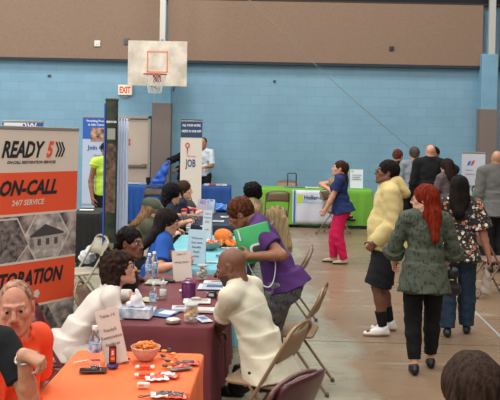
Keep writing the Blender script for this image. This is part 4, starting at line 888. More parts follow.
m = MB(); m.tube([(-.02, 0, 2.09), (cw+.02, 0, 2.09)], .011).tube([(cw/2, .03, 0), (cw/2, .03, 2.09)], .012); m.build('frame_pole', mat('#7b7f82', .4, .6), cu)
MB().rbox((cw/2, .03, .012), (.34, .3, .02), .02).build('base', mat('#4a4c4e', .4, .5), cu)
# poster stand at the right
e, w_ = banner(462, 485.5, 14.0, 1.62, 'white poster on a stand with a blue and red logo, left of the granite pillar', cat='poster')
panel(e, 0, w_, .62, 1.62, mat('#c9cdd8', .5, key='po')); lg = MB(); lg.prism([(0, 0), (.05, .02), (.07, .09), (.02, .07)], 0, .001, lambda u, v, w: (.09+u, -.003-w, 1.40+v)); lg.build('logo_blue', mat('#3a6bb0', .5), e, smooth=False)
lg = MB(); lg.prism([(0, 0), (.05, .02), (.08, .10), (.03, .08)], 0, .001, lambda u, v, w: (.145+u, -.003-w, 1.40+v)); lg.build('logo_red', mat('#c2503e', .5), e, smooth=False)
text('Sapphire', .035, (.07, -.003, 1.32), dk, e); text('Healthcare', .035, (.07, -.003, 1.25), dk, e); text('NEAR ME?', .06, (.09, -.003, 1.03), dk, e); text('OU', .24, (.16, -.003, .92), mat('#3c4048', .6, key='ou'), e)
# suitcase with extended handle behind the green table
c = at(292, 176, 17.55); sc_ = empty('suitcase', (c.x, 17.55, 0), 0, 'black suitcase with raised handle behind the green table', 'suitcase')
MB().rbox((0, 0, .33), (.36, .22, .56), .05).build('body', mat('#1c1d20', .6), sc_)
MB().tube([(-.09, 0, .6), (-.09, 0, .97), (-.075, 0, .99), (.075, 0, .99), (.09, 0, .97), (.09, 0, .6)], .011).build('handle', mat('#202226', .4), sc_)
for sx in (-1, 1): MB().tube([(sx*.14-.015, 0, .03), (sx*.14+.015, 0, .03)], .03).build('wheel', mat('#111111', .6), sc_)
# ------------------------------------------------------------------ on the tables
CL = mat('#e6eef2', .08, trans=.92, key='clear', spec=.5); GLA = mat('#dfe6e4', .05, alpha=.10, key='glass')
def bottle(p, lab, cap='#e9e6e0', lcol='#3f6fae', s=1.0, group=None, z=TZ, wide=1.0):
    e = empty('water_bottle', (p.x, p.y, z), random.uniform(0, 360), lab, 'bottle', group); r = .033*wide*s
    MB().lathe([(0, .001), (r*.85, .0), (r, .008), (r*.96, .03), (r, .045), (r*.94, .06), (r, .075), (r, .13), (r*.92, .15), (r*.55, .178), (r*.40, .19), (r*.40, .2)], 20).build('body', CL, e)
    MB().lathe([(r*1.02, .080*s), (r*1.03, .081), (r*1.03, .125), (r*1.02, .126)], 20).build('label_band', mat(lcol, .4, noise=.35, scale=30, col2='#c8d4e4', key='lb'), e, label='blue and white label')
    MB().lathe([(0, .198), (r*.44, .198), (r*.46, .202), (r*.46, .216), (r*.40, .220), (0, .220)], 16).build('cap', mat(cap, .4, key='cap'), e); e.scale = (s, s, s); return e
bottle(T(94.5, 366), 'clear water bottle with white cap on the orange table', s=1.0)
bottle(T(153, 310), 'clear water bottle beside the tissue box on the maroon table', s=.9)
bottle(T(149, 279), 'left one of two water bottles at the far end of the maroon table', s=.98); bottle(T(154, 277), 'right one of two water bottles at the far end of the maroon table', s=.98)
def tent(p, rz, w, h, lines, lab, name='table_sign', col='#d3c6ba', lean=12, z=TZ, size=.03, tcol='#4a4442', top=.86, cat='sign', roll=0):
    e = empty(name, (p.x, p.y, z), rz, lab, cat, ry=roll); m = mat(col, .7, key='pap'); a = R_(lean); 
    for nm, sg in (('front_sheet', 1), ('back_sheet', -1)):
        Mx = Matrix.Rotation(-sg*a, 3, 'X'); y0 = -sg*math.sin(a)*h; MB().box(Vector((0, y0, 0))+Mx @ Vector((0, 0, h/2)), (w, .002, h), Mx).build(nm, m, e, smooth=False)
    tm = mat(tcol, .8, key='tt')
    for k, ln in enumerate(lines):
        if not ln: continue
        hh = h*(top-k*.13); q = Vector((0, -math.sin(a)*(h-hh)-.0025, math.cos(a)*hh)); text(ln, size, q, tm, e, align='CENTER', rot=(90-lean, 0, 0), bold=.0006)
    return e
tent(T(117, 361), 10, .125, .30, ['Table 14', '', 'Ready5', 'Restoration', 'Services'], 'cream paper tent sign reading Table 14 on the orange table', size=.024, tcol='#8d8078', lean=9, roll=-13)
tent(T(183, 280), 4, .155, .25, ['Table 13', '', 'Hiring Center'], 'cream paper tent sign reading Table 13 at the far end of the maroon table', size=.021, tcol='#8d8078', lean=10, roll=-5)
def paper(px, py, w, h, rz, col, lab, name='leaflet', cat='leaflet', thick=.002, lines=True, pic=None, z=None, group=None, tilt=0, p=None):
    p = p or T(px, py); e = empty(name, (p.x, p.y, (z or TZ)), rz, lab, cat, group, rx=tilt); MB().box((0, 0, thick/2), (w, h, thick)).build('sheet', mat(col, .6, key='ppr'), e, smooth=False)
    if lines:
        b = MB(); n = int(h/.022)
        for k in range(n): b.box((-w*.05*(k % 3), -h/2+.018+k*.022, thick+.0003), (w*(.7-.12*(k % 3)), .005, .0005))
        b.build('printed_lines', mat('#7b7f88', .7, key='pl'), e, smooth=False)
    if pic: MB().box((w*.1, h*.1, thick+.0004), (w*.6, h*.5, .0006)).build('picture', mat(pic, .6, key='pic'), e, smooth=False)
    return e
# phone
p = T(93, 371); e = empty('smartphone', (p.x, p.y, TZ), 8, 'dark phone lying flat on the orange table near the bottle', 'phone')
MB().rbox((0, 0, .005), (.145, .072, .009), .01).build('case', mat('#3c2a26', .5), e); MB().rbox((0, 0, .0098), (.135, .064, .001), .008).build('screen', mat('#15110f', .15), e)
p = T(84, 362); e = empty('pen', (p.x, p.y, TZ+.005), 35, 'white and red pen lying behind the phone on the orange table', 'pen'); MB().tube([(-.06, 0, 0), (.04, 0, 0)], .0045).build('barrel', mat('#d9cfc8', .4), e); MB().tube([(.04, 0, 0), (.066, 0, 0), (.072, 0, 0)], [.005, .004, .001]).build('tip', mat('#a83226', .4), e)
# upright red tube of sweets with purple base
p = T(112.5, 367); e = empty('sweet_tube', (p.x, p.y, TZ), 10, 'upright red and black packet with a purple base in front of the Table 14 sign', 'packet')
MB().lathe([(0, 0), (.030, 0), (.033, .008), (.028, .018), (0, .02)], 18).build('base', mat('#4a2c66', .4), e)
MB().rbox((0, 0, .068), (.040, .022, .098), .009).build('body', mat('#3a2422', .4), e); MB().rbox((0, -.0125, .068), (.026, .003, .07), .005).build('front_label', mat('#cc3a2a', .4), e); MB().tube([(0, 0, .117), (0, 0, .130)], [.012, .006]).build('cap', mat('#7a5038', .5), e)
text('5', .03, (-.008, -.0145, .07), wt, e, bold=.001); MB().box((0, -.0142, .05), (.02, .001, .012)).build('stripe', mat('#d8a13a', .5), e, smooth=False)
# bowl and its snacks
p = T(145.5, 359); BWL = p; e = empty('serving_bowl', (p.x, p.y, TZ), 0, 'pale pink bowl heaped with orange snacks on the orange table', 'bowl')
prof = [(0, .004), (.035, .003), (.040, 0), (.043, .004), (.062, .022), (.076, .045), (.082, .068), (.084, .072), (.081, .073), (.074, .047), (.058, .024), (.036, .010), (0, .009)]
MB().lathe([(r, zz) for r, zz in prof], 40).build('bowl', mat('#d3a99a', .35), e)
def sweet(name, lab, cat, col, size, end='#e8c9b0'):
    e = empty(name, (0, 0, 0), 0, lab, cat); MB().rbox((0, 0, 0), size, min(size[:2])*.3).build('wrapper', mat(col, .35, noise=.35, scale=60, key='sw'), e); tw = MB()
    for sg in (-1, 1): tw.prism([(sg*size[0]*.45, 0), (sg*size[0]*.85, size[1]*.42), (sg*size[0]*.85, -size[1]*.42)], -size[2]*.12, size[2]*.12, lambda u, v, w: (u, v, w))
    tw.build('twist_end', mat(end, .4, key='tw'), e, smooth=False); return e
first = sweet('wrapped_sweet', 'orange wrapped snack heaped in the pale pink bowl', 'snack', '#e07a24', (.026, .018, .012), '#d99a4a'); tag(first, group='orange snacks in the pink bowl'); n_ = 0
for ring, (rr, nn, zz) in enumerate(((.062, 13, .064), (.042, 10, .074), (.022, 6, .084), (.0, 1, .092), (.05, 9, .082))):
    for k in range(nn):
        o = first if n_ == 0 else copy_tree(first); n_ += 1; a = k*2*math.pi/nn+ring; o.location = (BWL.x+rr*math.cos(a), BWL.y+rr*math.sin(a), TZ+zz+random.uniform(-.004, .004)); o.rotation_euler = (random.uniform(-.6, .6), random.uniform(-.6, .6), random.uniform(0, 6))
# loose orange and black wrapped sweets
spots = [(164, 352), (169, 350.5), (173, 355), (163, 357), (176, 359), (168, 362), (172, 364), (165, 367), (170, 369), (178, 365)]
for k, (px, py) in enumerate(spots):
    p = T(px, py); col = '#e8902e' if k % 2 == 0 else '#2c2a2c'; o = empty('wrapped_sweet', (p.x, p.y, TZ+.007), random.uniform(0, 180), ('orange' if k % 2 == 0 else 'black')+' wrapped sweet lying right of the bowl on the orange table', 'sweet', ('orange' if k % 2 == 0 else 'black')+' wrapped sweets right of the bowl')
    MB().rbox((0, 0, 0), (.030, .020, .012), .006).build('wrapper', mat(col, .35, noise=.3, scale=60, key='sw2'), o); t_ = MB()
    for sg in (-1, 1): t_.prism([(sg*.013, 0), (sg*.026, .010), (sg*.026, -.010)], -.001, .001, lambda u, v, w: (u, v, w))
    t_.build('twist_end', mat('#3a3634', .4, key='tk'), o, smooth=False)
p = T(123, 361); e = empty('clip_badge', (p.x, p.y, TZ), 20, 'small black and orange gadget between the red packet and the bowl', 'gadget'); MB().rbox((0, 0, .012), (.05, .028, .022), .007).build('body', mat('#2a2220', .4), e); MB().rbox((0, -.0, .0245), (.03, .02, .003), .004).build('top_plate', mat('#c1592c', .4), e); MB().tube([(.02, 0, .012), (.038, .01, .006)], .006).build('clip', mat('#3b4a63', .4), e)
# white and red chocolate bars
for k, (px, py) in enumerate(((145, 368), (144.5, 376))):
    p = T(px, py); o = empty('snack_bar', (p.x, p.y, TZ), 3+4*k, ('rear' if k == 0 else 'front')+' one of two red and white wrapped bars in front of the bowl', 'snack bar'); MB().rbox((0, 0, .008), (.062, .030, .015), .008).build('wrapper', mat('#cf4128', .35), o)
    for sg in (-1, 1): MB().rbox((sg*.040, 0, .008), (.022, .036, .008), .005).build('white_end', mat('#dcd2cc', .4), o)
p = T(143.5, 387); e = empty('mint_box', (p.x, p.y, TZ), -3, 'small white box near the front of the orange table', 'box'); MB().rbox((0, 0, .011), (.062, .030, .022), .005).build('box', mat('#dcc9bb', .4), e); MB().box((-.008, -.0155, .012), (.025, .001, .008)).build('printed_mark', mat('#c98a6a', .5), e, smooth=False)
def sachet(px, py, rz, w, h, c1, c2, lab, bend=.012):
    p = T(px, py); o = empty('foil_packet', (p.x, p.y, TZ+.002), rz, lab, 'packet'); f = lambda u, v, s=1, dz=0: ((u-.5)*w*s, (v-.5)*h*s, dz+.004+bend*math.sin(u*3.1)*math.sin(v*3.1)+.0025*math.sin(u*19+v*7))
    MB().sheet(16, 10, f).build('wrapper', mat(c1, .3, noise=.2, scale=30, key='fo'), o, solid=.002); MB().sheet(10, 8, lambda u, v: f(.5+(u-.5)*.6, .5+(v-.5)*.62, 1, .002)).build('printed_patch', mat(c2, .3, noise=.3, scale=50, key='fp'), o, solid=.001); return o
sachet(157, 379, 12, .12, .075, '#dcd6d2', '#d2452c', 'white and red foil packet in the middle of the orange table'); sachet(168, 376, -14, .12, .07, '#cf4a30', '#dcd8d4', 'red foil packet with white patch in the middle of the orange table')
sachet(186, 364, 10, .15, .07, '#b9402c', '#4a3a36', 'long dark red foil packet near the right edge of the orange table'); sachet(180, 369, 28, .13, .06, '#6a6460', '#c84a32', 'grey and red foil packet just in front of the long dark red one')
sachet(164, 395.5, 8, .13, .08, '#cfc8c2', '#3c3838', 'white and black foil packet at the bottom edge of the orange table'); sachet(176, 396.5, -6, .12, .08, '#c1442e', '#4a4040', 'red and black foil packet at the bottom edge of the orange table')
p = T(141, 397.5); e = empty('key_ring', (p.x, p.y, TZ+.004), 30, 'small dark key ring at the bottom edge of the orange table', 'key ring'); MB().tube([(.014*math.cos(a), .014*math.sin(a), 0) for a in np.linspace(0, 6.28, 17)[:-1]], .002, 6, closed=True).build('ring', mat('#3b3b3e', .3, .8), e); MB().rbox((.032, 0, 0), (.04, .014, .004), .004).build('tag', mat('#2e3034', .5), e)
# tissue box
p = T(136, 317); e = empty('tissue_box', (p.x, p.y, TZ), -6, 'blue and white tissue box with a tissue sticking up, on the maroon table', 'tissue box')
MB().rbox((0, 0, .035), (.215, .115, .068), .008).build('box', mat('#8fa6c4', .5, noise=.35, scale=14, col2='#d5dbe2', key='tb'), e); MB().rbox((0, 0, .0695), (.12, .05, .002), .02).build('slot', mat('#3f567e', .5), e)
S = SDF(.004); S.cap((-.02, 0, .07), (.005, 0, .15), .034, .018, .02, (A(0, 1, 0), .45)); S.cap((.03, .005, .07), (.012, 0, .17), .024, .008, .02, (A(0, 1, 0), .45)); S.cap((-.03, -.005, .08), (-.012, 0, .12), .02, .012, .02, (A(0, 1, 0), .4)); S.cut((0, 0, .0685), (0, 0, -1))
S.mesh('tissue', [mat('#dcdce0', .9, key='ti')], e, disp=lambda X, Y, Z: .003*np.sin(X*120+Z*60)+.002*np.sin(Z*90-X*50))
# sanitizer
p = T(163, 298); e = empty('hand_sanitizer', (p.x, p.y, TZ), 0, 'clear hand sanitizer bottle with a green tip on the maroon table', 'bottle')
MB().lathe([(0, 0), (.023, 0), (.025, .004), (.025, .075), (.022, .095), (.010, .108), (.010, .115)], 20).build('body', CL, e); MB().lathe([(0, .112), (.012, .112), (.012, .128), (.006, .132), (.006, .15), (0, .15)], 14).build('pump', mat('#dfe2e0', .4), e); MB().tube([(0, 0, .15), (0, 0, .158), (.0, -.02, .158)], .006).build('nozzle', mat('#4f9a5a', .4), e)
MB().lathe([(.0255, .02), (.0262, .021), (.0262, .065), (.0255, .066)], 20).build('label_band', mat('#c3c9c9', .5), e)
# purple pot
p = T(188.5, 297); e = empty('purple_canister', (p.x, p.y, TZ), 0, 'glossy purple round canister in the middle of the maroon table', 'canister')
MB().lathe([(0, 0), (.050, 0), (.054, .004), (.055, .10), (.052, .105)], 28).build('body', mat('#5b2150', .3), e); MB().lathe([(0, .128), (.02, .127), (.045, .122), (.057, .116), (.058, .102), (.054, .1)], 28).build('lid', mat('#662458', .3), e); MB().tube([(-.025, 0, .124), (-.018, 0, .142), (.018, 0, .142), (.025, 0, .124)], .004).build('lid_handle', mat('#5b2150', .3), e)
# jars
def jar(p, lab, cols, glab, lid=None, h=.115, r=.052, z=TZ, n=14):
    e = empty('glass_jar', (p.x, p.y, z), 0, lab, 'jar'); MB().lathe([(0, .001), (r*.92, 0), (r, .006), (r, h*.72), (r*.86, h*.86), (r*.84, h), (r*.81, h), (r*.83, h*.86), (r*.95, h*.7), (r*.95, .01), (0, .008)], 28).build('glass_body', GLA, e)
    MB().lathe([(r*.86, h*.93), (r*.89, h*.94), (r*.89, h), (r*.86, h)], 28).build('neck_ring', mat('#b9bdbb', .3, .2, key='nr'), e)
    for k in range(n):
        c_ = cols[k % len(cols)]; o = empty('wrapped_sweet', (p.x+r*.5*math.cos(k*2.4)*(k % 3 > 0), p.y+r*.5*math.sin(k*2.4)*(k % 3 > 0), z+.018+.0052*k*(14/n)), random.uniform(0, 360), glab % c_[1], 'sweet', glab % c_[1]+' group'); o.rotation_euler[1] = random.uniform(-.8, .8)
        MB().rbox((0, 0, 0), (.040, .030, .018), .008).build('wrapper', mat(c_[0], .35, key='jw'), o); MB().rbox((0, 0, .0075), (.014, .012, .002), .003).build('print', mat('#e6ddd0', .4, key='jp'), o)
    return e
jar(T(191, 321), 'glass jar of red and yellow wrapped sweets at the near end of the maroon table', [('#b02a28', 'red'), ('#d9a92c', 'yellow'), ('#cfc9c2', 'white')], '%s wrapped sweet inside the near glass jar', n=15)
jar(T(202, 279), 'glass jar of mixed sweets at the far end of the maroon table', [('#c04a30', 'red'), ('#cfcbc2', 'white'), ('#5f8a4a', 'green')], '%s sweet inside the far glass jar', n=13, h=.12, r=.055)
p = T(173, 322); e = empty('jar_lid', (p.x, p.y, TZ), 0, 'silver jar lid lying left of the near glass jar', 'lid'); MB().lathe([(0, .003), (.044, .003), (.046, 0), (.050, .002), (.050, .018), (.046, .021), (0, .021)], 32).build('rim', mat('#b5aca2', .3, .7), e); MB().lathe([(0, .0212), (.04, .0212), (.04, .023), (0, .023)], 28).build('top_disc', mat('#cfc5bb', .4, .2), e)
# leaflets on the maroon table
paper(164, 313, .16, 0.210, -22, '#4c6f9e', 'blue and white leaflet left of the near glass jar', pic='#c9d2de'); paper(197, 301, .20, 0.158, 2, '#d8d1cc', 'white leaflet with a row of symbols in front of the purple canister', pic='#a79c9a'); paper(205, 311, .13, 0.105, -4, '#d5cfcb', 'stack of white cards behind the near glass jar on its right', thick=.016, name='card_stack', cat='cards')
paper(179, 309.5, .10, 0.105, 3, '#c9c6c6', 'grey card holder behind the near glass jar on its left', thick=.018, name='card_stack', cat='cards', pic='#6a6a70'); paper(203, 319, .08, 0.175, 24, '#d0d4da', 'white and blue leaflet corner sticking out right of the near glass jar', pic='#4a6a98')
paper(147, 309, .10, 0.158, 10, '#dcd6d0', 'white leaflet with red print beside the water bottle and tissue box', pic='#c84040'); paper(148, 299.5, .11, 0.140, -20, '#bcc79a', 'pale green leaflet behind the tissue box'); paper(182, 290.5, .04, 0.070, 5, '#d8d0cc', 'small white card left of the purple canister', lines=False)
paper(157, 282.5, .17, 0.175, -4, '#aeb6a2', 'pale green booklet at the far left of the maroon table', thick=.008); paper(168, 281, .12, 0.088, 4, '#2a2a2c', 'black folder at the far end of the maroon table', lines=False, thick=.008, name='folder', cat='folder')
paper(212, 287, .22, 0.210, -3, '#b9c5d4', 'blue and white brochure beside the bald man on the maroon table', pic='#35507c', thick=.004); paper(216, 283.5, .20, 0.105, -2, '#d4d4d2', 'long white folded brochure near the bald man', thick=.014, pic='#5a6478')
p = T(212, 297); e = empty('binder_clip', (p.x, p.y, TZ), -15, 'black and silver clip on the right side of the maroon table', 'clip'); MB().prism([(-.04, 0), (.04, 0), (.025, .045), (-.02, .04)], -.02, .02, lambda u, v, w: (u, w, v)).build('body', mat('#2a2a2e', .3), e, smooth=False); MB().tube([(-.03, 0, .03), (-.06, .0, .035), (-.075, 0, .012)], .004).build('handle', mat('#8b8b90', .3, .7), e); MB().box((0, -.021, .02), (.04, .001, .02)).build('sticker', mat('#c9c9cc', .5), e, smooth=False)
p = T(196, 300); e = empty('name_badge', (p.x, p.y, TZ), 12, 'small white and silver badge in front of the purple canister', 'badge'); MB().rbox((0, 0, .01), (.07, .045, .02), .01).build('body', mat('#a8a29c', .4), e); MB().rbox((0, 0, .0205), (.035, .03, .002), .004).build('white_card', mat('#d9d4ce', .5), e)
# turquoise table
def T2(px, py): return G(px, py, TZ)
tent(T2(196, 263), 0, .17, .32, ['', 'Welcome', 'Our team', 'Benefits', 'Apply', 'today'], 'tall pale blue tent sign on the turquoise table', col='#a9c4d2', size=.026, tcol='#5a7486', roll=2)
tent(T2(207, 240), -6, .10, .34, ['Care', 'Home', 'Jobs', '', 'Info'], 'tall white narrow tent sign behind the pale blue one', col='#b9c2c8', size=.030, tcol='#6f7a88', roll=1)
paper(178, 252, .24, .20, 24, '#9dc0cf', 'pale blue printed poster lying in front of the woman in blue', pic='#7f9fae'); paper(170, 256.5, .04, .16, 30, '#1f2225', 'black phone like strip lying in front of the woman in blue', lines=False, thick=.009, name='tablet', cat='tablet')
paper(214, 262, .14, .06, -5, '#d3dade', 'small white leaflet left of the folded hands near the turquoise corner'); paper(231, 248, .20, .06, 5, '#c9ccd2', 'white and blue strip leaflet behind the green bag'); paper(222, 256, .12, .05, 5, '#6a7f90', 'dark pen case on the turquoise table', lines=False, thick=.012, name='pen_case', cat='case')
p = T2(209, 249); e = empty('candy_bowl', (p.x, p.y, TZ), 0, 'grey green bowl of red and white sweets on the turquoise table', 'bowl'); MB().lathe([(r*1.55, zz*1.0) for r, zz in prof], 36).build('bowl', mat('#7f8f86', .4), e); CB = p
for k in range(26):
    a = k*2.4; rr = .10*math.sqrt(k/26); c_ = [('#c23a2a', 'red'), ('#dcd5cb', 'white'), ('#d8762c', 'orange')][k % 3]
    o = empty('wrapped_sweet', (CB.x+rr*math.cos(a), CB.y+rr*math.sin(a), TZ+.083-rr*.16+.01*(k % 2)), random.uniform(0, 360), c_[1]+' sweet heaped in the grey green bowl on the turquoise table', 'sweet', c_[1]+' sweets in the grey green bowl'); MB().rbox((0, 0, 0), (.034, .024, .014), .007).build('wrapper', mat(c_[0], .35, key='cw'), o)
# orange octopus plush
p = T2(224, 245); S = SDF(.007); S.ell((0, 0, .085), (.095, .085, .085), k=.01); S.ell((-.03, 0, .10), (.08, .075, .07), k=.02)
for k in range(8):
    a = k*math.pi/4+.3; d0 = A(math.cos(a), math.sin(a), 0); d1 = A(math.cos(a+.5), math.sin(a+.5), 0); S.cap(d0*.05+A(0, 0, .05), d0*.12+A(0, 0, .022), .032, .024, .015); S.cap(d0*.12+A(0, 0, .022), d0*.125+d1*.06+A(0, 0, .02), .024, .014, .01)
e = empty('octopus_plush', (p.x, p.y, TZ+.002), 10, 'orange octopus soft toy lying on the turquoise table', 'soft toy'); S.cut((0, 0, .001), (0, 0, -1)); S.mesh('body', [mat('#dd7a33', .9, noise=.12, scale=30, bump=.3, bscale=80, key='plu')], e)
for x, y, zz in ((.055, -.07, .10), (.085, .0, .115)): MB().lathe([(0, -.012), (.011, -.006), (.013, 0), (.011, .006), (0, .012)], 12, (x, y, zz)).build('eye', mat('#2d8a86', .3), e)
MB().tube([(-.09+.0*i, -.04+.02*i, .075) for i in range(2)]+[(-.02, -.085, .06), (.05, -.08, .055)], .004).build('stitching', mat('#6a3c22', .7), e)
# navy table things
def redjar(px, py, lab):
    p = G(px, py, TZ); e = empty('plastic_jar', (p.x, p.y, TZ), 0, lab, 'jar'); MB().lathe([(0, 0), (.036, 0), (.04, .01), (.04, .14), (.030, .16), (.03, .165)], 20).build('body', CL, e); MB().lathe([(0, .2), (.03, .198), (.042, .185), (.042, .160), (0, .160)], 20).build('lid', mat('#c22a35', .4), e)
redjar(184, 224, 'clear jar with a red lid, left one, on the navy table'); redjar(192.5, 223, 'clear jar with a red lid, right one, on the navy table')
tent(G(201, 216, TZ), 8, .13, .24, ['Care', 'Plans'], 'white and purple leaflet stand on the navy table', col='#b9b4cc', size=.04, tcol='#6a62a0', roll=6)
p = G(186, 210, TZ); e = empty('backpack', (p.x, p.y, TZ), 0, 'small dark grey bag standing on the far end of the navy table', 'bag'); S = SDF(.008); S.cap((-.05, 0, .07), (.06, 0, .07), .06, .065, .02); S.ell((.0, 0, .13), (.08, .05, .07), k=.03); S.cut((0, 0, .002), (0, 0, -1)); S.mesh('body', [mat('#33363b', .8, noise=.2, scale=20, key='bg')], e, disp=folds(.006, 40, 40)); MB().tube([(-.05, 0, .17), (-.03, 0, .24), (.03, 0, .25), (.05, 0, .18)], .008).build('handle', mat('#222428', .7), e)
p = G(222, 211, TZ); e = empty('plastic_bag', (p.x, p.y, TZ), 0, 'crumpled bright blue plastic bag on the far right of the navy table', 'bag'); S = SDF(.008); S.ell((0, 0, .04), (.20, .12, .055), k=.02); S.ell((-.1, .02, .07), (.09, .07, .05), k=.03); S.cut((0, 0, .002), (0, 0, -1)); S.mesh('crumpled_film', [mat('#2366b4', .35, key='bp')], e, disp=lambda X, Y, Z: .014*np.sin(X*45+2*np.sin(Y*38))*np.sin(Y*40+Z*30)); MB().tube([(.05, .06, .05), (.12, .1, .10), (.17, .04, .05)], .008).build('bag_handle', mat('#1f5ca6', .4), e)
paper(214, 221, .26, .15, -4, '#c6cad0', 'white printed sheets in the middle of the navy table', pic='#9aa2ae'); paper(228, 217, .20, .14, 8, '#cfd0d2', 'white booklet near the right edge of the navy table', pic='#6b7384', thick=.006); paper(205, 226, .12, .08, 20, '#d2d4d6', 'small white card at the front of the navy table')
for k, (px, py, rz) in enumerate(((206, 214, 30), (211, 213, -20))): tent(G(px, py, TZ), rz, .12, .20, ['Jobs'], ('left' if k == 0 else 'right')+' one of two blue and white leaflet holders behind the octopus toy', col='#a9b7cf', size=.04, tcol='#2a3c78', name='leaflet_holder', cat='leaflet holder')
# far tables
FZ = TZ
def onfar(px, Y, w, h, col, lab, th=.02, name='leaflet_pile', cat='leaflets', rz=0): c = at(px, 180, Y); return paper(0, 0, w, h, rz, col, lab, name, cat, th, True, None, FZ, p=Vector((c.x, Y, 0)))
onfar(135, 16.8, .28, .2, '#c9cdd2', 'white leaflets on the left of the royal blue table'); onfar(143, 16.7, .16, .2, '#9fb4cc', 'pale blue leaflets in the middle of the royal blue table')
c = at(148, 180, 16.7); e = empty('cup', (c.x, 16.7, TZ), 0, 'black cup at the right of the royal blue table', 'cup'); MB().lathe([(0, 0), (.035, 0), (.045, .13), (.042, .13), (.033, .01), (0, .01)], 18).build('body', mat('#1b1c20', .4), e); MB().lathe([(.046, .13), (.048, .132), (.048, .14), (0, .145)], 18).build('lid', mat('#26282c', .4), e)
for k, (px, col, nm) in enumerate(((207, '#cfd2d6', 'white'), (213, '#b04a52', 'red topped'), (218.5, '#c3c9d2', 'pale blue'), (224, '#d8d6d2', 'cream'))): onfar(px, 16.75, .10, .15, col, nm+' leaflet pile on the deep blue table right of the narrow white banner', .03, rz=5*k-8)
c = at(296, 180, 16.6); onfar(312, 16.6, .26, .16, '#dadbd6', 'white papers on the green table left of the pink trousered woman', .015); onfar(297, 16.7, .5, .10, '#5a80a8', 'blue printed strip lying on the left half of the green table', .01)
e = empty('hanging_banner', (at(292.5, 200, 16.27).x, 16.27, 0), 0, 'white cloth banner with blue stripe and name hanging down the front of the green table', 'banner'); w_ = at(340, 200, 16.27).x-at(292.5, 200, 16.27).x
MB().sheet(30, 10, lambda u, v: (u*w_, -.02+.006*math.sin(u*17+v*2), .09+(1-v)*.655)).build('cloth', mat('#c9cdd8', .7, key='hb2'), e, solid=.004)
panel(e, .02, .055, .10, .74, mat('#2c5fa8', .6, key='bs'), 'blue_stripe', -.032); panel(e, .09, .20, .50, .66, mat('#b7c93a', .6, key='gs'), 'green_square', -.032); panel(e, .20, .28, .50, .58, mat('#8ab6d6', .6, key='ls'), 'blue_square', -.032)
text('Holler-Clean', .11, (.22, -.034, .57), mat('#1f3f80', .6, key='rc'), e, bold=.003, width=.54); text('facility programs', .07, (.29, -.034, .49), mat('#7fa6d0', .6, key='rf2'), e, width=.44)
c = at(356.5, 180, 16.7); e = empty('display_board', (c.x, 16.7, TZ), 0, 'small white printed board standing on the right end of the green table', 'sign'); MB().box((0, 0, .19), (.26, .006, .38), Matrix.Rotation(R_(-6), 3, 'X')).build('board', mat('#d3d9e0', .5), e, smooth=False); MB().box((0, .06, .10), (.05, .004, .2), Matrix.Rotation(R_(20), 3, 'X')).build('easel_leg', mat('#c3c9d0', .5), e, smooth=False)
text('Hello Team', .045, (0, .012, .32), mat('#3a66a8', .6, key='rt'), e, align='CENTER', rot=(84, 0, 0), bold=.001)
for k in range(5): MB().box((-.01*(k % 2), -.006+.0045*k-.012, .27-.045*k), (.19-.03*(k % 2), .003, .012), Matrix.Rotation(R_(-6), 3, 'X')).build('text_line', mat('#76828f', .6, key='tl'), e, smooth=False)
MB().box((-.09, .008, .345), (.05, .004, .04), Matrix.Rotation(R_(-6), 3, 'X')).build('logo_patch', mat('#c5c83c', .6, key='lgp'), e, smooth=False)
c = at(88, 212, 11.9); paper(0, 0, .20, .14, 4, '#d8d6d0', 'white sheet lying on the black covered table at left', z=TZ, p=Vector((c.x-.03, 11.95, 0)), lines=False)
# ------------------------------------------------------------------ bags and carried things
def bagobj(name, p, lab, cat, build, m, rz=0, disp=None, vox=.008):
    e = empty(name, p, rz, lab, cat); S = SDF(vox); build(S); S.mesh('body', [m], e, disp=disp); return e
# green tote bag held by the woman in purple
c = at(255, 243.5, 6.235); e = empty('tote_bag', c, 3, 'bright green flat bag with white print and pale straps, held by the woman in purple', 'bag', ry=-16)
MB().rbox((0, 0, 0), (.27, .28, .020), .015, 5, Matrix.Rotation(R_(90), 3, 'X')).build('body', mat('#2f9d58', .55, noise=.05, scale=9), e)
pr = MB(); pr.rbox((.035, -.0125, -.05), (.17, .10, .003), .035, 6, Matrix.Rotation(R_(90), 3, 'X')); pr.build('white_print', mat('#d5d6d2', .5, key='wp'), e); pr = MB(); pr.rbox((.035, -.0150, -.04), (.13, .05, .003), .02, 6, Matrix.Rotation(R_(90), 3, 'X')); pr.build('dark_print', mat('#3e4346', .5, key='dp'), e); MB().rbox((.04, -.0152, -.085), (.10, .016, .003), .006, 4, Matrix.Rotation(R_(90), 3, 'X')).build('red_print', mat('#b8503c', .5, key='rp'), e)
sp = MB(); sp.box((-.10, -.0125, .09), (.012, .002, .08)); sp.build('white_edge_mark', wt, e, smooth=False)
strap = MB(); strap.tube([(-.09+.21*t-.00, -.012-.01*math.sin(math.pi*t), -.13-.21*math.sin(math.pi*t)**.7) for t in np.linspace(0, 1, 18)], .013, 8, flat=.25); strap.build('strap', mat('#c9c6c6', .7, key='str'), e)
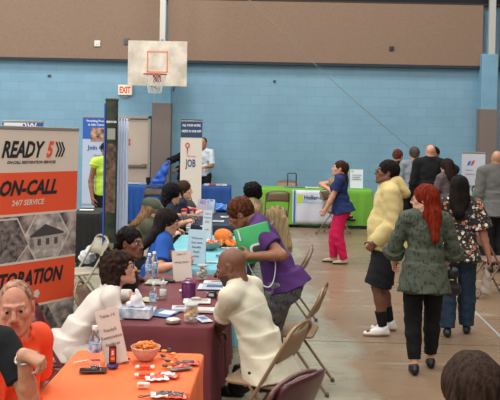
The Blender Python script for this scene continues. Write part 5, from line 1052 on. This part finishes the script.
# shoulder bag of the red haired woman
sh = wpt(woman_r, woman_r['shR']+A(.0, -.05, .06)); c = at(450.5, 281, 7.35)
e = empty('shoulder_bag', c, -10, 'black shoulder bag hanging at the right side of the red haired woman', 'bag'); S = SDF(.007); S.cap((-.03, 0, -.07), (.04, 0, -.07), .055, None, .02); S.cap((-.02, 0, .07), (.03, 0, .07), .045, None, .06); S.cap((0, 0, -.08), (0, 0, .07), .06, .05, .03)
S.mesh('body', [mat('#121214', .5, key='sb')], e, disp=folds(.003, 50, 50)); st_ = MB(); loc = (Matrix.Rotation(R_(10), 3, 'Z') @ (sh-c)); st_.tube([(0, -.02, .10), tuple(loc*.5+Vector((.04, -.05, .06))), tuple(loc), tuple(loc+Vector((0, .10, -.01))), tuple(loc*.5+Vector((.05, .08, .05))), (.02, .03, .10)], .007, 8); st_.build('strap', mat('#161618', .6, key='sst'), e)
MB().rbox((0, -.062, .02), (.05, .008, .012), .004).build('buckle', mat('#8f8a80', .3, .8), e)
hd_ = wpt(woman_f, woman_f['wrR']); e = empty('carrier_bag', (hd_.x-.02, hd_.y, hd_.z-.30), 0, 'crumpled white plastic bag hanging from the hand of the woman in the floral blouse', 'bag'); S = SDF(.008); S.cap((0, 0, -.04), (0, 0, .1), .06, .035, .03, (A(0, 1, 0), .6)); S.cap((0, 0, .1), (0, 0, .21), .03, .012, .02); S.mesh('body', [mat('#a59a8c', .5, key='cb')], e, disp=folds(.006, 60, 25)); MB().tube([(-.02, 0, .18), (0, 0, .235), (.02, 0, .18)], .005).build('bag_handle', mat('#a59a8c', .5, key='cb'), e)
# blue bag held near the door
c = at(163, 173, 16.9); e = empty('carrier_bag', c, 0, 'bright blue bag held up beside the pillar by the person in the black jacket', 'bag', ry=24); S = SDF(.010); S.cap((0, 0, -.2), (0, 0, .08), .13, .08, .03, (A(0, 1, 0), .4)); S.cap((0, 0, .05), (.0, 0, .2), .08, .03, .04, (A(0, 1, 0), .5)); S.mesh('body', [mat('#2456b0', .45, key='bbg')], e, disp=folds(.010, 24, 12)); MB().tube([(-.04, 0, .15), (-.03, 0, .27), (.03, 0, .27), (.04, 0, .15)], .012).build('handle', mat('#2a62bd', .5), e)
# white bag on the beige chair
c = G(85, 262, .50); bagobj('carrier_bag', (c.x, c.y+.12, .47), 'crumpled white plastic bag lying on the beige folding chair', 'bag', lambda S: (S.ell((0, 0, .07), (.10, .08, .08)), S.ell((.03, .02, .13), (.06, .05, .07))), mat('#b9bdb8', .5, key='wbg'), disp=folds(.010, 50, 40))
# small covered table with a green garland in the far group
c = at(478, 205, 13.1); folding_table((c.x, 13.1, 0), 90, .9, .5, 'small folding table under the dark cloth in front of the white poster'); cloth((c.x, 13.1, 0), 90, .92, .52, '#23242a', 'dark cloth on the small table in front of the white poster')
g_ = empty('garland', (at(478, 200, 12.95).x, 12.95, TZ+.01), 0, 'green, yellow and red paper garland standing on the small dark table', 'garland'); m = MB(); m.tube([(.07*math.cos(a), .02*math.sin(3*a), .20+.11*math.sin(a)) for a in np.linspace(0, 6.28, 20)[:-1]], .028, 8, closed=True); m.build('green_ring', mat('#2f9a4a', .5, noise=.3, scale=30, key='gr'), g_)
for x, zz, cc, nm in ((.01, .05, '#d8c23a', 'yellow_pompom'), (.09, .10, '#c0603a', 'red_pompom')): MB().lathe([(0, -.05), (.035, -.03), (.05, 0), (.035, .03), (0, .05)], 12, (x, -.02, zz), None, lambda a, z: .12*math.cos(7*a)).build(nm, mat(cc, .6), g_)
# watch
w0 = man_b['wrR']; e0 = man_b['elR']; d0 = Vector(nrm(w0-e0).tolist()); c0 = Vector(w0.tolist())-d0*.025; u = d0.orthogonal().normalized(); v = d0.cross(u)
m = MB(); m.tube([tuple(c0+(u*math.cos(a)+v*math.sin(a))*.031) for a in np.linspace(0, 6.283, 21)[:-1]], .007, 8, closed=True); wa_ = m.build('watch', mat('#9a8f86', .3, .8), man_b['root'])
MB().lathe([(0, .0), (.017, 0), (.017, .008), (0, .009)], 18, c0+v*.031, v.to_track_quat('Z', 'Y').to_matrix()).build('watch_face', mat('#d9d4cc', .3, .3), wa_)
# green cap
O = woman_g['head']; Rh = woman_g['HR']; S = SDF(.008); S.ell(O+Rh @ A(0, -.03, .045), (.098, .115, .085), Rh, .01); S.cap(O+Rh @ A(-.05, .08, .055), O+Rh @ A(.05, .08, .055), .022, None, .03); S.cut(O+Rh @ A(0, 0, .022), Rh @ A(0, .1, -1)); S.mesh('cap', [mat('#3f4a38', .8, noise=.1, key='cp')], woman_g['root'])
J = man_h; S = SDF(.005)
bpy.data.objects['backpack'].location = (*G(188, 213, TZ).xy, TZ)

r_ = woman_c['root']; c = Vector((at(277, 225, 10.7).x, 10.7, .0)); e = empty('coat', (c.x, c.y, .40), 8, 'tan coat hanging over a chair back beyond the woman in purple', 'coat')
S = SDF(.009); S.cap((-.05, 0, .50), (.06, 0, .50), .075, .06, .02, (A(0, 1, 0), .7)); S.cap((-.02, 0, .48), (.05, 0, .06), .12, .15, .03, (A(0, 1, 0), .5)); S.cap((.08, -.03, .45), (.15, -.04, .10), .05, .045, .02)
S.mesh('cloth', [mat('#9a8460', .9, noise=.3, scale=22, bump=.4, bscale=30, key='coat', stretch=(3, 3, .4))], e, disp=lambda X, Y, Z: .008*np.sin(X*85+2*np.sin(Z*9))); MB().tube([(-.05, 0, .57), (0, 0, .60), (.05, 0, .57)], .02).build('collar', mat('#7f6b4c', .9, key='clr'), e)
